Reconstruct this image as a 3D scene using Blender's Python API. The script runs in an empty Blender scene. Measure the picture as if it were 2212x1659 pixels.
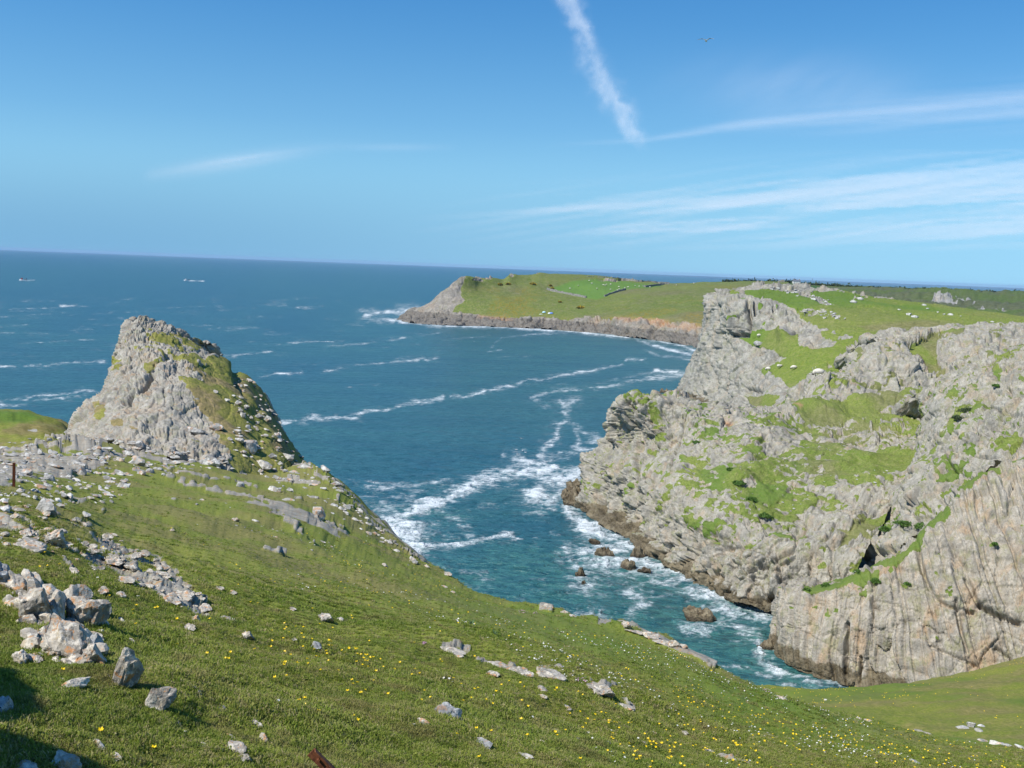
import bpy, math, random
import numpy as np
from mathutils import Matrix, Vector, Euler

sc = bpy.context.scene
col = sc.collection
rng = np.random.default_rng(7)
random.seed(7)

# ------------------------------------------------------------------ camera
EYE = 55.0                                    # metres above the sea
ROLL, PITCH = math.radians(2.14), math.radians(6.49)
FW = np.array([0, math.cos(PITCH), -math.sin(PITCH)])
_r = np.array([1.0, 0, 0]); _u = np.cross(_r, FW)
RT = math.cos(ROLL) * _r + math.sin(ROLL) * _u
UP = -math.sin(ROLL) * _r + math.cos(ROLL) * _u
cd = bpy.data.cameras.new("camera"); cam = bpy.data.objects.new("camera", cd); col.objects.link(cam)
cd.sensor_width = 36; cd.lens = 36; cd.clip_start = 0.1; cd.clip_end = 400000
M = Matrix([[RT[i], UP[i], -FW[i], (0, 0, EYE)[i]] for i in range(3)] + [[0, 0, 0, 1]])
cam.matrix_world = M
sc.camera = cam
# ------------------------------------------------------------------ light
SUN_EL, SUN_AZ = math.radians(50), math.radians(234)     # azimuth clockwise from +Y
sv = Vector((math.sin(SUN_AZ) * math.cos(SUN_EL), math.cos(SUN_AZ) * math.cos(SUN_EL), math.sin(SUN_EL)))
sl = bpy.data.lights.new("sun", 'SUN'); sl.energy = 5.0; sl.angle = math.radians(0.53); sl.color = (1.0, 0.955, 0.88)
so = bpy.data.objects.new("sun", sl); col.objects.link(so); so.rotation_euler = sv.to_track_quat('Z', 'Y').to_euler()
w = bpy.data.worlds.new("World"); sc.world = w; w.use_nodes = True
nt = w.node_tree; nt.nodes.clear()
sky = nt.nodes.new("ShaderNodeTexSky"); sky.sky_type = 'NISHITA'; sky.sun_disc = False
sky.sun_elevation = SUN_EL; sky.sun_rotation = SUN_AZ; sky.altitude = 50
sky.air_density = 1.0; sky.dust_density = 0.2; sky.ozone_density = 1.6
geo = nt.nodes.new("ShaderNodeTexCoord"); mp_ = nt.nodes.new("ShaderNodeMapping"); mp_.vector_type = 'POINT'
mp_.inputs['Scale'].default_value = (1, 1, .80); mp_.inputs['Location'].default_value = (0, 0, .17)      # clear air: the horizon keeps the colour of the sky a little above it
nt.links.new(geo.outputs['Generated'], mp_.inputs[0]); nt.links.new(mp_.outputs[0], sky.inputs[0])
sx = nt.nodes.new("ShaderNodeSeparateXYZ"); nt.links.new(geo.outputs['Generated'], sx.inputs[0])
rp = nt.nodes.new("ShaderNodeValToRGB"); rp.color_ramp.interpolation = 'B_SPLINE'; el = rp.color_ramp.elements
el[0].position = 0.0; el[0].color = (.74, .70, .66, 1); el[1].position = 1.0; el[1].color = (.26, .50, .74, 1)
for p_, c_ in ((.07, (.92, .92, .80)), (.13, (.70, .82, .82)), (.24, (.33, .62, .80)), (.40, (.28, .54, .77))):
    x_ = el.new(p_); x_.color = c_ + (1,)
nt.links.new(sx.outputs[2], rp.inputs[0])
hz = nt.nodes.new("ShaderNodeMapRange"); hz.interpolation_type = 'SMOOTHSTEP'; nt.links.new(sx.outputs[2], hz.inputs[0]); hz.inputs[1].default_value = -.01; hz.inputs[2].default_value = .10; hz.inputs[3].default_value = 1; hz.inputs[4].default_value = 0
hx_ = nt.nodes.new("ShaderNodeMapRange"); hx_.interpolation_type = 'SMOOTHSTEP'; nt.links.new(sx.outputs[0], hx_.inputs[0]); hx_.inputs[1].default_value = -.45; hx_.inputs[2].default_value = .35; hx_.inputs[3].default_value = 1; hx_.inputs[4].default_value = .1
ml = nt.nodes.new("ShaderNodeMath"); ml.operation = 'MULTIPLY'; nt.links.new(hz.outputs[0], ml.inputs[0]); nt.links.new(hx_.outputs[0], ml.inputs[1])
bank = nt.nodes.new("ShaderNodeMix"); bank.data_type = 'RGBA'; nt.links.new(ml.outputs[0], bank.inputs[0]); nt.links.new(rp.outputs[0], bank.inputs[6]); bank.inputs[7].default_value = (.50, .56, .60, 1)    # the sea haze bank over the open water
tn_ = nt.nodes.new("ShaderNodeMix"); tn_.data_type = 'RGBA'; tn_.blend_type = 'MULTIPLY'; tn_.inputs[0].default_value = 1; nt.links.new(bank.outputs[2], tn_.inputs[7])
bg = nt.nodes.new("ShaderNodeBackground"); bg.inputs[1].default_value = 0.136
wo = nt.nodes.new("ShaderNodeOutputWorld")
gn = nt.nodes.new('ShaderNodeMix'); gn.data_type = 'RGBA'; gn.blend_type = 'MULTIPLY'; gn.clamp_result = False; gn.inputs[0].default_value = 1; gn.inputs[7].default_value = (1.0, 1.34, 1.39, 1)
nt.links.new(sky.outputs[0], gn.inputs[6]); nt.links.new(gn.outputs[2], tn_.inputs[6]); nt.links.new(tn_.outputs[2], bg.inputs[0]); nt.links.new(bg.outputs[0], wo.inputs[0])
sc.view_settings.view_transform = 'Standard'; sc.view_settings.look = 'None'
sc.view_settings.exposure = 0.18; sc.view_settings.gamma = 1.0
sc.view_settings.use_curve_mapping = False
sc.cycles.max_bounces = 5; sc.cycles.transparent_max_bounces = 12
sc.cycles.diffuse_bounces = 3; sc.cycles.glossy_bounces = 2

# ------------------------------------------------------------------ measuring helpers
# sightings are written as (x, y) on a 2212-wide print of the view; d = metres ahead of the eye
def sight(x, y): return FW + (x - 1106) / 2212 * RT - (y - 829.5) / 2212 * UP
def at_d(x, y, d):
    r = sight(x, y); p = r * (d / r[1]); return (p[0], p[1], p[2] + EYE)
def at_z(x, y, z=0.0):
    r = sight(x, y); p = r * ((z - EYE) / r[2]); return (p[0], p[1], z)
def to_print(P):
    Q = P - np.array([0, 0, EYE]); f = np.maximum(Q @ FW, 0.05)
    return 1106 + 2212 * (Q @ RT) / f, 829.5 - 2212 * (Q @ UP) / f

# ------------------------------------------------------------------ noise
from concurrent.futures import ThreadPoolExecutor
_T = np.random.default_rng(3).permutation(4096).astype(np.int32); _TF = (_T.astype(np.float32) + .5) / 4096
_pool = ThreadPoolExecutor(4)
def chunked(fn):
    def g(P, *a):
        n = len(P)
        if n <= 24000: return fn(P, *a)
        cs = [P[i:i + 16384] for i in range(0, n, 16384)]; rs = list(_pool.map(lambda c: fn(c, *a), cs))
        return tuple(np.concatenate(z) for z in zip(*rs)) if isinstance(rs[0], tuple) else np.concatenate(rs)
    return g
def _i(a): return np.asarray(a).astype(np.int32)
def hsh(a, b, c, s=0):
    return _TF[(_T[(_T[(_T[(_i(a) + s * 131) & 4095] + _i(b)) & 4095] + _i(c)) & 4095])]
@chunked
def vnoise(P, s=0):
    P = np.asarray(P); I = np.floor(P); f = (P - I).astype(np.float32); f = f * f * f * (f * (f * 6 - 15) + 10)
    x, y, z = _i(I[:, 0]), _i(I[:, 1]), _i(I[:, 2]); r = 0
    for i in (0, 1):
        hx = _T[(x + i + s * 131) & 4095]; rj = 0
        for j in (0, 1):
            hy = _T[(hx + y + j) & 4095]
            a = _TF[_T[(hy + z) & 4095]]; b = _TF[_T[(hy + z + 1) & 4095]]
            v = a + (b - a) * f[:, 2]; rj = v if j == 0 else rj + (v - rj) * f[:, 1]
        r = rj if i == 0 else r + (rj - r) * f[:, 0]
    return r * 2 - 1
@chunked
def fbm(P, o=4, s=0, gain=.5):
    r = 0; a = 1; t = 0; P = np.asarray(P)
    for k in range(o):
        r = r + a * vnoise(P * (2.03 ** k) + 17.3 * k, s + k); t += a; a *= gain
    return r / t * 1.6
@chunked
def worley(P, s=0):
    B = np.floor(P - .5).astype(np.int32); f1 = np.full(len(P), 9., np.float32); f2 = f1.copy(); idv = np.zeros(len(P), np.float32); tl = idv.copy()
    for i in (0, 1):
        hx = _T[(B[:, 0] + i + s * 131) & 4095]
        for j in (0, 1):
            hy = _T[(hx + B[:, 1] + j) & 4095]
            for k in (0, 1):
                h = _T[(hy + B[:, 2] + k) & 4095]; h1 = _T[(h + 77) & 4095]; h2 = _T[(h1 + 991) & 4095]
                ex, ey, ez = B[:, 0] + i + .2 + .6 * _TF[h] - P[:, 0], B[:, 1] + j + .2 + .6 * _TF[h1] - P[:, 1], B[:, 2] + k + .2 + .6 * _TF[h2] - P[:, 2]
                d = np.sqrt(ex ** 2 + ey ** 2 + ez ** 2).astype(np.float32)
                n = d < f1; f2 = np.where(n, f1, np.minimum(f2, d)); idv = np.where(n, _TF[(h2 + 5) & 4095], idv); tl = np.where(n, ex * (_TF[(h + 9) & 4095] - .5) + ey * (_TF[(h1 + 3) & 4095] - .5) + ez * (_TF[(h2 + 41) & 4095] - .5), tl); f1 = np.where(n, d, f1)
    return f1, f2, idv, tl
def sstep(a, b, x):
    t = np.clip((x - a) / (b - a), 0, 1); return t * t * (3 - 2 * t)
def unit(v): v = np.array(v, float); return v / np.linalg.norm(v)

# ------------------------------------------------------------------ surfaces through control nets
def pchip(t, Y, q):
    """monotone cubic along axis 0"""
    h = np.diff(t); sh = (-1,) + (1,) * (Y.ndim - 1)
    D = np.diff(Y, axis=0) / h.reshape(sh); m = np.zeros_like(Y)
    if len(t) > 2:
        a, b = D[:-1], D[1:]; w1 = (2 * h[1:] + h[:-1]).reshape(sh); w2 = (h[1:] + 2 * h[:-1]).reshape(sh)
        with np.errstate(divide='ignore', invalid='ignore'):
            mm = (w1 + w2) / (w1 / a + w2 / b)
        m[1:-1] = np.where(a * b > 0, mm, 0.0)
    m[0] = D[0]; m[-1] = D[-1]
    i = np.clip(np.searchsorted(t, q, side='right') - 1, 0, len(t) - 2); u = ((q - t[i]) / h[i]).reshape(sh); hh = h[i].reshape(sh)
    return Y[i] * (2 * u**3 - 3 * u**2 + 1) + m[i] * hh * (u**3 - 2 * u**2 + u) + Y[i + 1] * (-2 * u**3 + 3 * u**2) + m[i + 1] * hh * (u**3 - u**2)
def pt(q):
    if len(q) == 2: return at_z(*q)
    if len(q) == 4: return q[1:]
    return at_d(*q)
def net(rows, step, xs=None):
    """rows of sightings -> dense grid (nv, nu, 3). xs: rows are resampled as functions of x at these fractions"""
    if xs is not None:
        R = []
        for r in rows:
            if len(r[0]) == 4: R.append(r); continue
            a = np.array([q if len(q) == 3 else (q[0], q[1], at_z(*q)[1]) for q in r], float)
            q = pchip(a[:, 0], a[:, 1:], a[0, 0] + (a[-1, 0] - a[0, 0]) * np.array(xs))
            R.append([(a[0, 0] + (a[-1, 0] - a[0, 0]) * x, y[0], y[1]) for x, y in zip(xs, q)])
        rows = R
    C = np.array([[pt(q) for q in r] for r in rows], float)
    px, py = to_print(C.reshape(-1, 3)); px = np.clip(px, -1300, 2900).reshape(C.shape[:2]); py = np.clip(py, -300, 2400).reshape(C.shape[:2])
    du = np.hypot(np.diff(px, axis=1), np.diff(py, axis=1)); dv = np.hypot(np.diff(px, axis=0), np.diff(py, axis=0))
    seen = np.array([len(r[0]) != 4 for r in rows]); du = du[seen]
    tu = np.r_[0, np.cumsum(np.maximum(du.max(0), 4))]; dm = dv.mean(1) * 1.15; dm = np.where(seen[1:] & seen[:-1], dm, np.minimum(dm, 40))
    tv = np.r_[0, np.cumsum(np.maximum(dm, 4))]
    qu = np.linspace(0, tu[-1], int(tu[-1] / step) + 2); qv = np.linspace(0, tv[-1], int(tv[-1] / step) + 2)
    A = pchip(tv, C, qv)
    return np.swapaxes(pchip(tu, np.swapaxes(A, 0, 1), qu), 0, 1)
def normals(G):
    n = np.cross(np.gradient(G, axis=1), np.gradient(G, axis=0)); n /= np.linalg.norm(n, axis=2, keepdims=True) + 1e-9
    if np.mean(n[..., 2]) < 0: n = -n
    return n
def drop(row, dx, dy, dz):                     # a hidden row: the last row moved outward and down
    return [('w', p[0] + dx, p[1] + dy, max(p[2] + dz, -6)) for p in (pt(q) for q in row)]

SURF = {}
def grid_mesh(name, G, mat, attrs, label, kind='structure', smooth=True, flip=None):
    nv, nu = G.shape[:2]; me = bpy.data.meshes.new(name)
    me.vertices.add(nv * nu); me.vertices.foreach_set('co', G.reshape(-1).astype(np.float32))
    i = np.arange(nv * nu).reshape(nv, nu); q = np.stack([i[:-1, :-1], i[:-1, 1:], i[1:, 1:], i[1:, :-1]], -1).reshape(-1, 4)
    a, b, c = G[0 + nv // 2, nu // 2], G[nv // 2, nu // 2 + 1], G[nv // 2 + 1, nu // 2]
    n = np.cross(b - a, c - a)
    if np.dot(n, np.array([0, 0, EYE + 200]) - a) < 0: q = q[:, ::-1]
    me.loops.add(q.size); me.loops.foreach_set('vertex_index', q.reshape(-1).astype(np.int32))
    me.polygons.add(len(q)); me.polygons.foreach_set('loop_start', (np.arange(len(q)) * 4).astype(np.int32))
    me.polygons.foreach_set('use_smooth', np.full(len(q), smooth))
    me.update(calc_edges=True)
    for k, v in attrs.items():
        at = me.attributes.new(k, 'FLOAT', 'POINT'); at.data.foreach_set('value', np.asarray(v, np.float32).reshape(-1))
    me.materials.append(mat); o = bpy.data.objects.new(name, me); col.objects.link(o)
    o['kind'] = kind; o['label'] = label
    return o
def sdpoly(x, y, poly):
    """+ inside, in print units"""
    p = np.array(poly, float); d = np.full(x.shape, 1e9); ins = np.zeros(x.shape, bool)
    for a, b in zip(p, np.roll(p, -1, 0)):
        e = b - a; t = np.clip(((x - a[0]) * e[0] + (y - a[1]) * e[1]) / (e @ e), 0, 1)
        d = np.minimum(d, np.hypot(x - a[0] - t * e[0], y - a[1] - t * e[1]))
        c = ((a[1] > y) != (b[1] > y)) & (x < e[0] * (y - a[1]) / (e[1] if e[1] else 1e-9) + a[0]); ins ^= c
    return np.where(ins, d, -d)
def sdline(x, y, pts):
    d = np.full(x.shape, 1e9); p = np.array(pts, float)
    for a, b in zip(p[:-1], p[1:]):
        e = b - a; t = np.clip(((x - a[0]) * e[0] + (y - a[1]) * e[1]) / (e @ e + 1e-9), 0, 1)
        d = np.minimum(d, np.hypot(x - a[0] - t * e[0], y - a[1] - t * e[1]))
    return d
def rock(P, nb, T, s=0, levels=3, warp=1.0):
    """bedded, jointed limestone relief; +-1 at the largest bed"""
    nb = unit(nb); n2 = unit(np.cross(nb, [0.3, 0.2, 1])); n3 = np.cross(nb, n2)
    W = fbm(P / (T * 5), 3, s) * T * .9 * warp; W2 = fbm(P / (T * 3) + 9, 3, s + 5) * T * .8
    r = 0; a = 1.0; t = T; slab = .30 + 1.05 * sstep(-.35, .35, vnoise(P / (T * 3.2) + 77, s + 61))
    a0, b0, c0 = P @ nb + W, P @ n2 + W2, P @ n3 - W2
    for k in range(levels):
        x = a0 / t; i = np.floor(x); f = x - i
        y = b0 / (t * 2.6) + hsh(i, i * 0, i * 0, s + k) * 9; j = np.floor(y)
        z = c0 / (t * 1.7) + hsh(i, j, i * 0, s + k + 3) * 9; l = np.floor(z); g = np.minimum(z - l, 1 - z + l) * 1.7
        h = hsh(i, j, l, s + 11 + k) * 1.3 + hsh(i, i * 0, l * 0, s + 30 + k) * .7 - 1
        tilt = (f - .5) * (hsh(i, j, l, s + 50) - .3) * .8
        e = np.minimum(np.minimum(f, 1 - f), np.minimum(g, np.minimum(y - j, 1 - y + j) * 2.6))
        r = r + a * (slab if k else 1) * (h * .8 + tilt - .55 * np.exp(-(e / .07) ** 2)); a *= .42; t /= 2.9
    return r
def pits(P, S, s=0, share=.35):
    f1, f2, i, tl = worley(P / S, s); return -np.exp(-(f1 / .27) ** 2) * (i < share)
def blocks(P, S, s=0):
    w_ = P / S + .16 * np.stack([vnoise(P / S * 1.7, s + k) for k in range(3)], 1)
    f1, f2, i, tl = worley(w_, s); return ((i - .5) * 1.2 + 1.5 * tl - .45 * np.exp(-((f2 - f1) / .07) ** 2)) * (.35 + 1.0 * sstep(-.35, .35, vnoise(P / (S * 6.5) + 31, s + 9)))

# ------------------------------------------------------------------ materials
def newmat(name):
    m = bpy.data.materials.new(name); m.use_nodes = True; t = m.node_tree; t.nodes.clear()
    return m, t
class NT:
    def __init__(s, t): s.t = t
    def n(s, k, **kw):
        x = s.t.nodes.new('ShaderNode' + k)
        for a, v in kw.items(): setattr(x, a, v)
        return x
    def l(s, a, b): s.t.links.new(a, b)
    def v(s, sock, val):
        if isinstance(val, (int, float)): sock.default_value = val
        elif isinstance(val, tuple): sock.default_value = val + (1,) if len(val) == 3 and sock.type == 'RGBA' else val
        else: s.l(val, sock)
    def noise(s, vec, sc_, det=4, rough=.55, dist=0, dims=None):
        x = s.n('TexNoise'); s.l(vec, x.inputs['Vector']); x.inputs['Scale'].default_value = sc_; x.inputs['Detail'].default_value = det
        x.inputs['Roughness'].default_value = rough; x.inputs['Distortion'].default_value = dist; return x.outputs[0]
    def ramp(s, f, a, b, va=0., vb=1.):
        x = s.n('MapRange', interpolation_type='SMOOTHSTEP'); s.v(x.inputs[0], f); s.v(x.inputs[1], a); s.v(x.inputs[2], b); s.v(x.inputs[3], va); s.v(x.inputs[4], vb); return x.outputs[0]
    def mix(s, f, a, b, bt='MIX'):
        x = s.n('Mix', data_type='RGBA', blend_type=bt); s.v(x.inputs[0], f); s.v(x.inputs[6], a); s.v(x.inputs[7], b); return x.outputs[2]
    def m(s, op, a, b=0.0, c=None):
        x = s.n('Math', operation=op); s.v(x.inputs[0], a); s.v(x.inputs[1], b)
        if c is not None: s.v(x.inputs[2], c)
        return x.outputs[0]
    def attr(s, name): x = s.n('Attribute'); x.attribute_name = name; return x.outputs['Fac']
    def coords(s, kind='Position', scale=None, rot=None):
        g = s.n('NewGeometry').outputs['Position'] if kind == 'Position' else s.n('TexCoord').outputs[kind]
        if scale is None and rot is None: return g
        mp = s.n('Mapping'); s.l(g, mp.inputs[0]); mp.inputs['Scale'].default_value = scale or (1, 1, 1); mp.inputs['Rotation'].default_value = rot or (0, 0, 0); return mp.outputs[0]
    def out(s, colr, rough, bump=None, bstr=.5, bdist=.1, spec=.3, **kw):
        p = s.n('BsdfPrincipled'); s.v(p.inputs['Base Color'], colr); s.v(p.inputs['Roughness'], rough); p.inputs['Specular IOR Level'].default_value = spec
        for k, v_ in kw.items(): s.v(p.inputs[k], v_)
        if bump is not None:
            b = s.n('Bump'); b.inputs['Strength'].default_value = bstr; b.inputs['Distance'].default_value = bdist; s.l(bump, b.inputs['Height']); s.l(b.outputs[0], p.inputs['Normal'])
        o = s.n('OutputMaterial'); s.l(p.outputs[0], o.inputs[0]); return p

def grass_nodes(N, g, px):
    """turf colour; g = world position, px = size of the finest grain in metres"""
    n1 = N.noise(g, .03 / px * .12, 5, .6); n2 = N.noise(g, .16 / px, 4, .65); n3 = N.noise(g, 1.0 / px * .45, 2, .6)
    c = N.mix(N.ramp(n1, .36, .64), (.145, .207, .022), (.222, .258, .036))
    c = N.mix(N.ramp(n2, .3, .72), c, (.262, .270, .058))
    c = N.mix(N.m('MULTIPLY', N.ramp(n2, .56, .75), .5), c, (.30, .25, .11))
    c = N.mix(N.ramp(n3, .3, .7, .0, .55), c, (.066, .108, .014))
    return c, n2, n3
def land_mat(name, px, *args, wide=False, **kw):
    return _land_mat(name, px, *args, wide=wide, **kw)
TIDE = {}
def _land_mat(name, px, rocktint=(1, 1, 1), streak=(1, 1, .35), bdist=.1, tide=None, warm=.35, lichen=0., grasstint=(1, 1, 1), wide=False, moss=.45):
    """rock and turf; px = metres per picture element on this land"""
    m, t = newmat(name); N = NT(t); g = N.coords()
    gs = N.coords(scale=streak)
    a = N.noise(g, .02 / px, 5, .6); b = N.noise(gs, .12 / px, 5, .65); c = N.noise(g, .45 / px, 3, .7)
    if wide: b = N.m('ADD', N.m('MULTIPLY', b, .5), N.m('MULTIPLY', N.noise(g, .025 / px, 5, .7), .5)); b = N.m('ADD', N.m('MULTIPLY', N.m('SUBTRACT', b, .5), 1.4), .5); c = N.m('ADD', N.m('MULTIPLY', c, .5), N.m('MULTIPLY', N.noise(g, .08 / px, 3, .7), .5)); c = N.m('ADD', N.m('MULTIPLY', N.m('SUBTRACT', c, .5), 1.4), .5)
    r = N.mix(N.ramp(a, .35, .65), (.235, .230, .213), (.345, .332, .298))
    r = N.mix(N.ramp(b, .38, .70), r, (.450, .434, .392))
    r = N.mix(N.m('MULTIPLY', N.ramp(N.noise(gs, .05 / px, 4, .6), .50, .68), warm), r, (.40, .285, .175))
    r = N.mix(N.m('MULTIPLY', N.ramp(N.noise(g, .08 / px, 4, .7), .50, .64), moss), r, (.235, .245, .135))
    r = N.mix(N.ramp(c, .30, .55, .55, 0.), r, (.155, .148, .128))
    if lichen:
        li = N.ramp(N.noise(g, 1.1 / px * .1, 4, .7), .57, .62); r = N.mix(N.m('MULTIPLY', li, lichen), r, (.42, .19, .035))
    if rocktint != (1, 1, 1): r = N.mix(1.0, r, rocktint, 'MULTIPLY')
    hgt = N.m('ADD', N.m('MULTIPLY', b, .6), N.m('MULTIPLY', c, .5))
    if tide is not None:
        z = N.n('SeparateXYZ'); N.l(g, z.inputs[0]); zz = N.m('ADD', z.outputs[2], N.m('MULTIPLY', N.noise(g, .25, 5, .65), -5.0))
        tb = N.ramp(zz, tide - 2.6, tide - 2.1, 1., 0.)
        bc = N.mix(N.ramp(c, .35, .65), (.062, .049, .028), (.150, .122, .076)) if px < .5 else N.mix(N.ramp(c, .35, .65), (.085, .077, .066), (.20, .18, .15))
        bc = N.mix(N.ramp(N.noise(g, .35, 3, .6), .45, .65), bc, (.20, .165, .105) if px < .5 else (.17, .15, .125))
        r = N.mix(N.m('MULTIPLY', tb, .93), r, bc)
    gc, n2, n3 = grass_nodes(N, g, px)
    dry = N.attr('dry'); gc = N.mix(dry, gc, N.mix(N.ramp(n2, .4, .65), (.17, .145, .055), (.26, .22, .09)))
    lush = N.attr('lush'); gc = N.mix(lush, gc, N.mix(N.ramp(n3, .3, .7), (.060, .135, .016) if px != .7 else (.11, .24, .022), (.120, .215, .026) if px != .7 else (.15, .29, .035)))
    gorse = N.attr('gorse'); gc = N.mix(N.m('MULTIPLY', gorse, N.ramp(N.noise(g, .35 / px, 3, .7), .48, .62)), gc, (.30, .21, .015))
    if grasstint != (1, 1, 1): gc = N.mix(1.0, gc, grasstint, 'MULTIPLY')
    gr = N.m('ADD', N.attr('grass'), N.m('MULTIPLY', N.m('SUBTRACT', N.noise(g, .35 / px, 3, .7), .5), .9))
    gf = N.ramp(gr, .42, .58)
    earth = N.attr('earth'); colr = N.mix(gf, r, gc); colr = N.mix(earth, colr, N.mix(N.ramp(c, .4, .6), (.33, .17, .085), (.40, .27, .16)))
    hg = N.m('ADD', N.m('MULTIPLY', n3, .5), N.m('MULTIPLY', n2, .6))
    N.out(colr, .92, N.mix(gf, hgt, hg), .8, bdist, .15)
    return m
def flat_mat(name, colr, rough=.8, **kw):
    m, t = newmat(name); N = NT(t); g = N.coords('Object'); n = N.noise(g, 9, 4, .6)
    c = N.mix(N.ramp(n, .3, .7), tuple(x * .78 for x in colr), tuple(min(1, x * 1.12) for x in colr)); N.out(c, rough, n, .3, .02, **kw); return m
m_hill = land_mat('turf_and_limestone', .013, (.98, .94, .87), (1, 1, 1), .035, None, .3, .55, (1.06, 1.0, 1.1), wide=True)
m_crag = land_mat('crag_limestone', .075, (.92, .885, .83), (1, 1, .6), .10, None, .30, .25, (1.08, .90, 1.35))
m_cliff = land_mat('cove_limestone', .14, (.95, .915, .84), (1, 1, .35), .35, 2.1, .45, 0, (.90, .92, 1.3), moss=.7)
m_ribs = land_mat('ribbed_limestone', .12, (1.02, .95, .85), (1, 1, .14), .3, 2.2, .60, 0, (.90, .90, 1.3), moss=.6)
m_butt = land_mat('buttress_limestone', .30, (.89, .87, .81), (1, 1, .3), .6, 2.5, .30, 0, (.90, .94, 1.1))
m_mead = land_mat('meadow_turf', .07, (1, 1, 1), (1, 1, 1), .06, None, .3, 0, (1.0, .93, 1.0))
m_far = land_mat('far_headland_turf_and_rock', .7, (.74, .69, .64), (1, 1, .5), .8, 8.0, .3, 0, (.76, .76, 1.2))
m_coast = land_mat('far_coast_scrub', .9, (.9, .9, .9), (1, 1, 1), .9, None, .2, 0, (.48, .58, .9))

# ------------------------------------------------------------------ land
def surface(name, G, mat, label, disp, masks, kind='structure', smooth=True):
    """disp(P, N, mask dict, x, y) -> metres along the normal"""
    N = normals(G); P = G.reshape(-1, 3); NN = N.reshape(-1, 3); x, y = to_print(P)
    mk = dict(grass=np.zeros(len(P)), dry=np.zeros(len(P)), lush=np.zeros(len(P)), gorse=np.zeros(len(P)), earth=np.zeros(len(P)))
    masks(mk, P, NN, x, y)
    for k in mk: mk[k] = np.clip(mk[k], 0, 1)
    D = disp(P, NN, mk, x, y)
    Q = P + NN * D[:, None]
    o = grid_mesh(name, Q.reshape(G.shape), mat, mk, label, kind, smooth)
    X, Y = to_print(Q); SURF[name] = (Q, X, Y, Q[:, 1], NN, mk)
    return o
def paint(mk, key, x, y, polys, feather=8, amount=1.0):
    for p in polys: mk[key] = np.maximum(mk[key], amount * sstep(-feather, feather, sdpoly(x, y, p)))
def zero(P): return np.zeros(len(P))

# -- foreground hillside
hx = [-1200, -800, -400, -150, 0, 60, 110, 160, 230, 300, 380, 450, 520, 580, 645, 694, 720, 757, 786, 817, 857, 903, 934, 970, 1015, 1050, 1082, 1120, 1157, 1217, 1271, 1302, 1352, 1406, 1453, 1491, 1547, 1600, 1669, 1750, 1850, 1955, 2080, 2212, 2400, 2700]
hf = np.interp(hx, [-1200, 2700], [0, 1])
edge = [(-1200, 930, 50), (-400, 965, 56), (0, 968, 58), (100, 948, 64), (160, 942, 74), (300, 962, 78), (450, 985, 78), (560, 1010, 80), (645, 1000, 76), (694, 1012, 70), (720, 1032, 66), (757, 1069, 61), (786, 1106, 56), (817, 1137, 53), (857, 1167, 49), (903, 1203, 45), (934, 1222, 43), (1015, 1269, 39), (1082, 1290, 37), (1157, 1310, 34.5), (1217, 1317, 33), (1271, 1332, 31.5), (1302, 1340, 31), (1352, 1346, 30), (1406, 1368, 29), (1453, 1382, 28), (1491, 1398, 27), (1547, 1425, 26), (1600, 1455, 25), (1669, 1485, 24), (1955, 1573, 21), (2212, 1617, 18.5), (2700, 1700, 16)]
def xrow(pts):  # a row of sightings, resampled at hx
    a = np.array(pts, float); q = pchip(a[:, 0], a[:, 1:], np.array(hx, float)); return [(x, v[0], v[1]) for x, v in zip(hx, q)]
R_edge = xrow(edge)
R_near = xrow([(-1200, 1690, 2.7), (-400, 1690, 3.3), (0, 1690, 3.75), (553, 1690, 4.6), (1106, 1690, 5.9), (1659, 1690, 8.3), (2212, 1690, 11.3), (2700, 1760, 12)])
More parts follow.
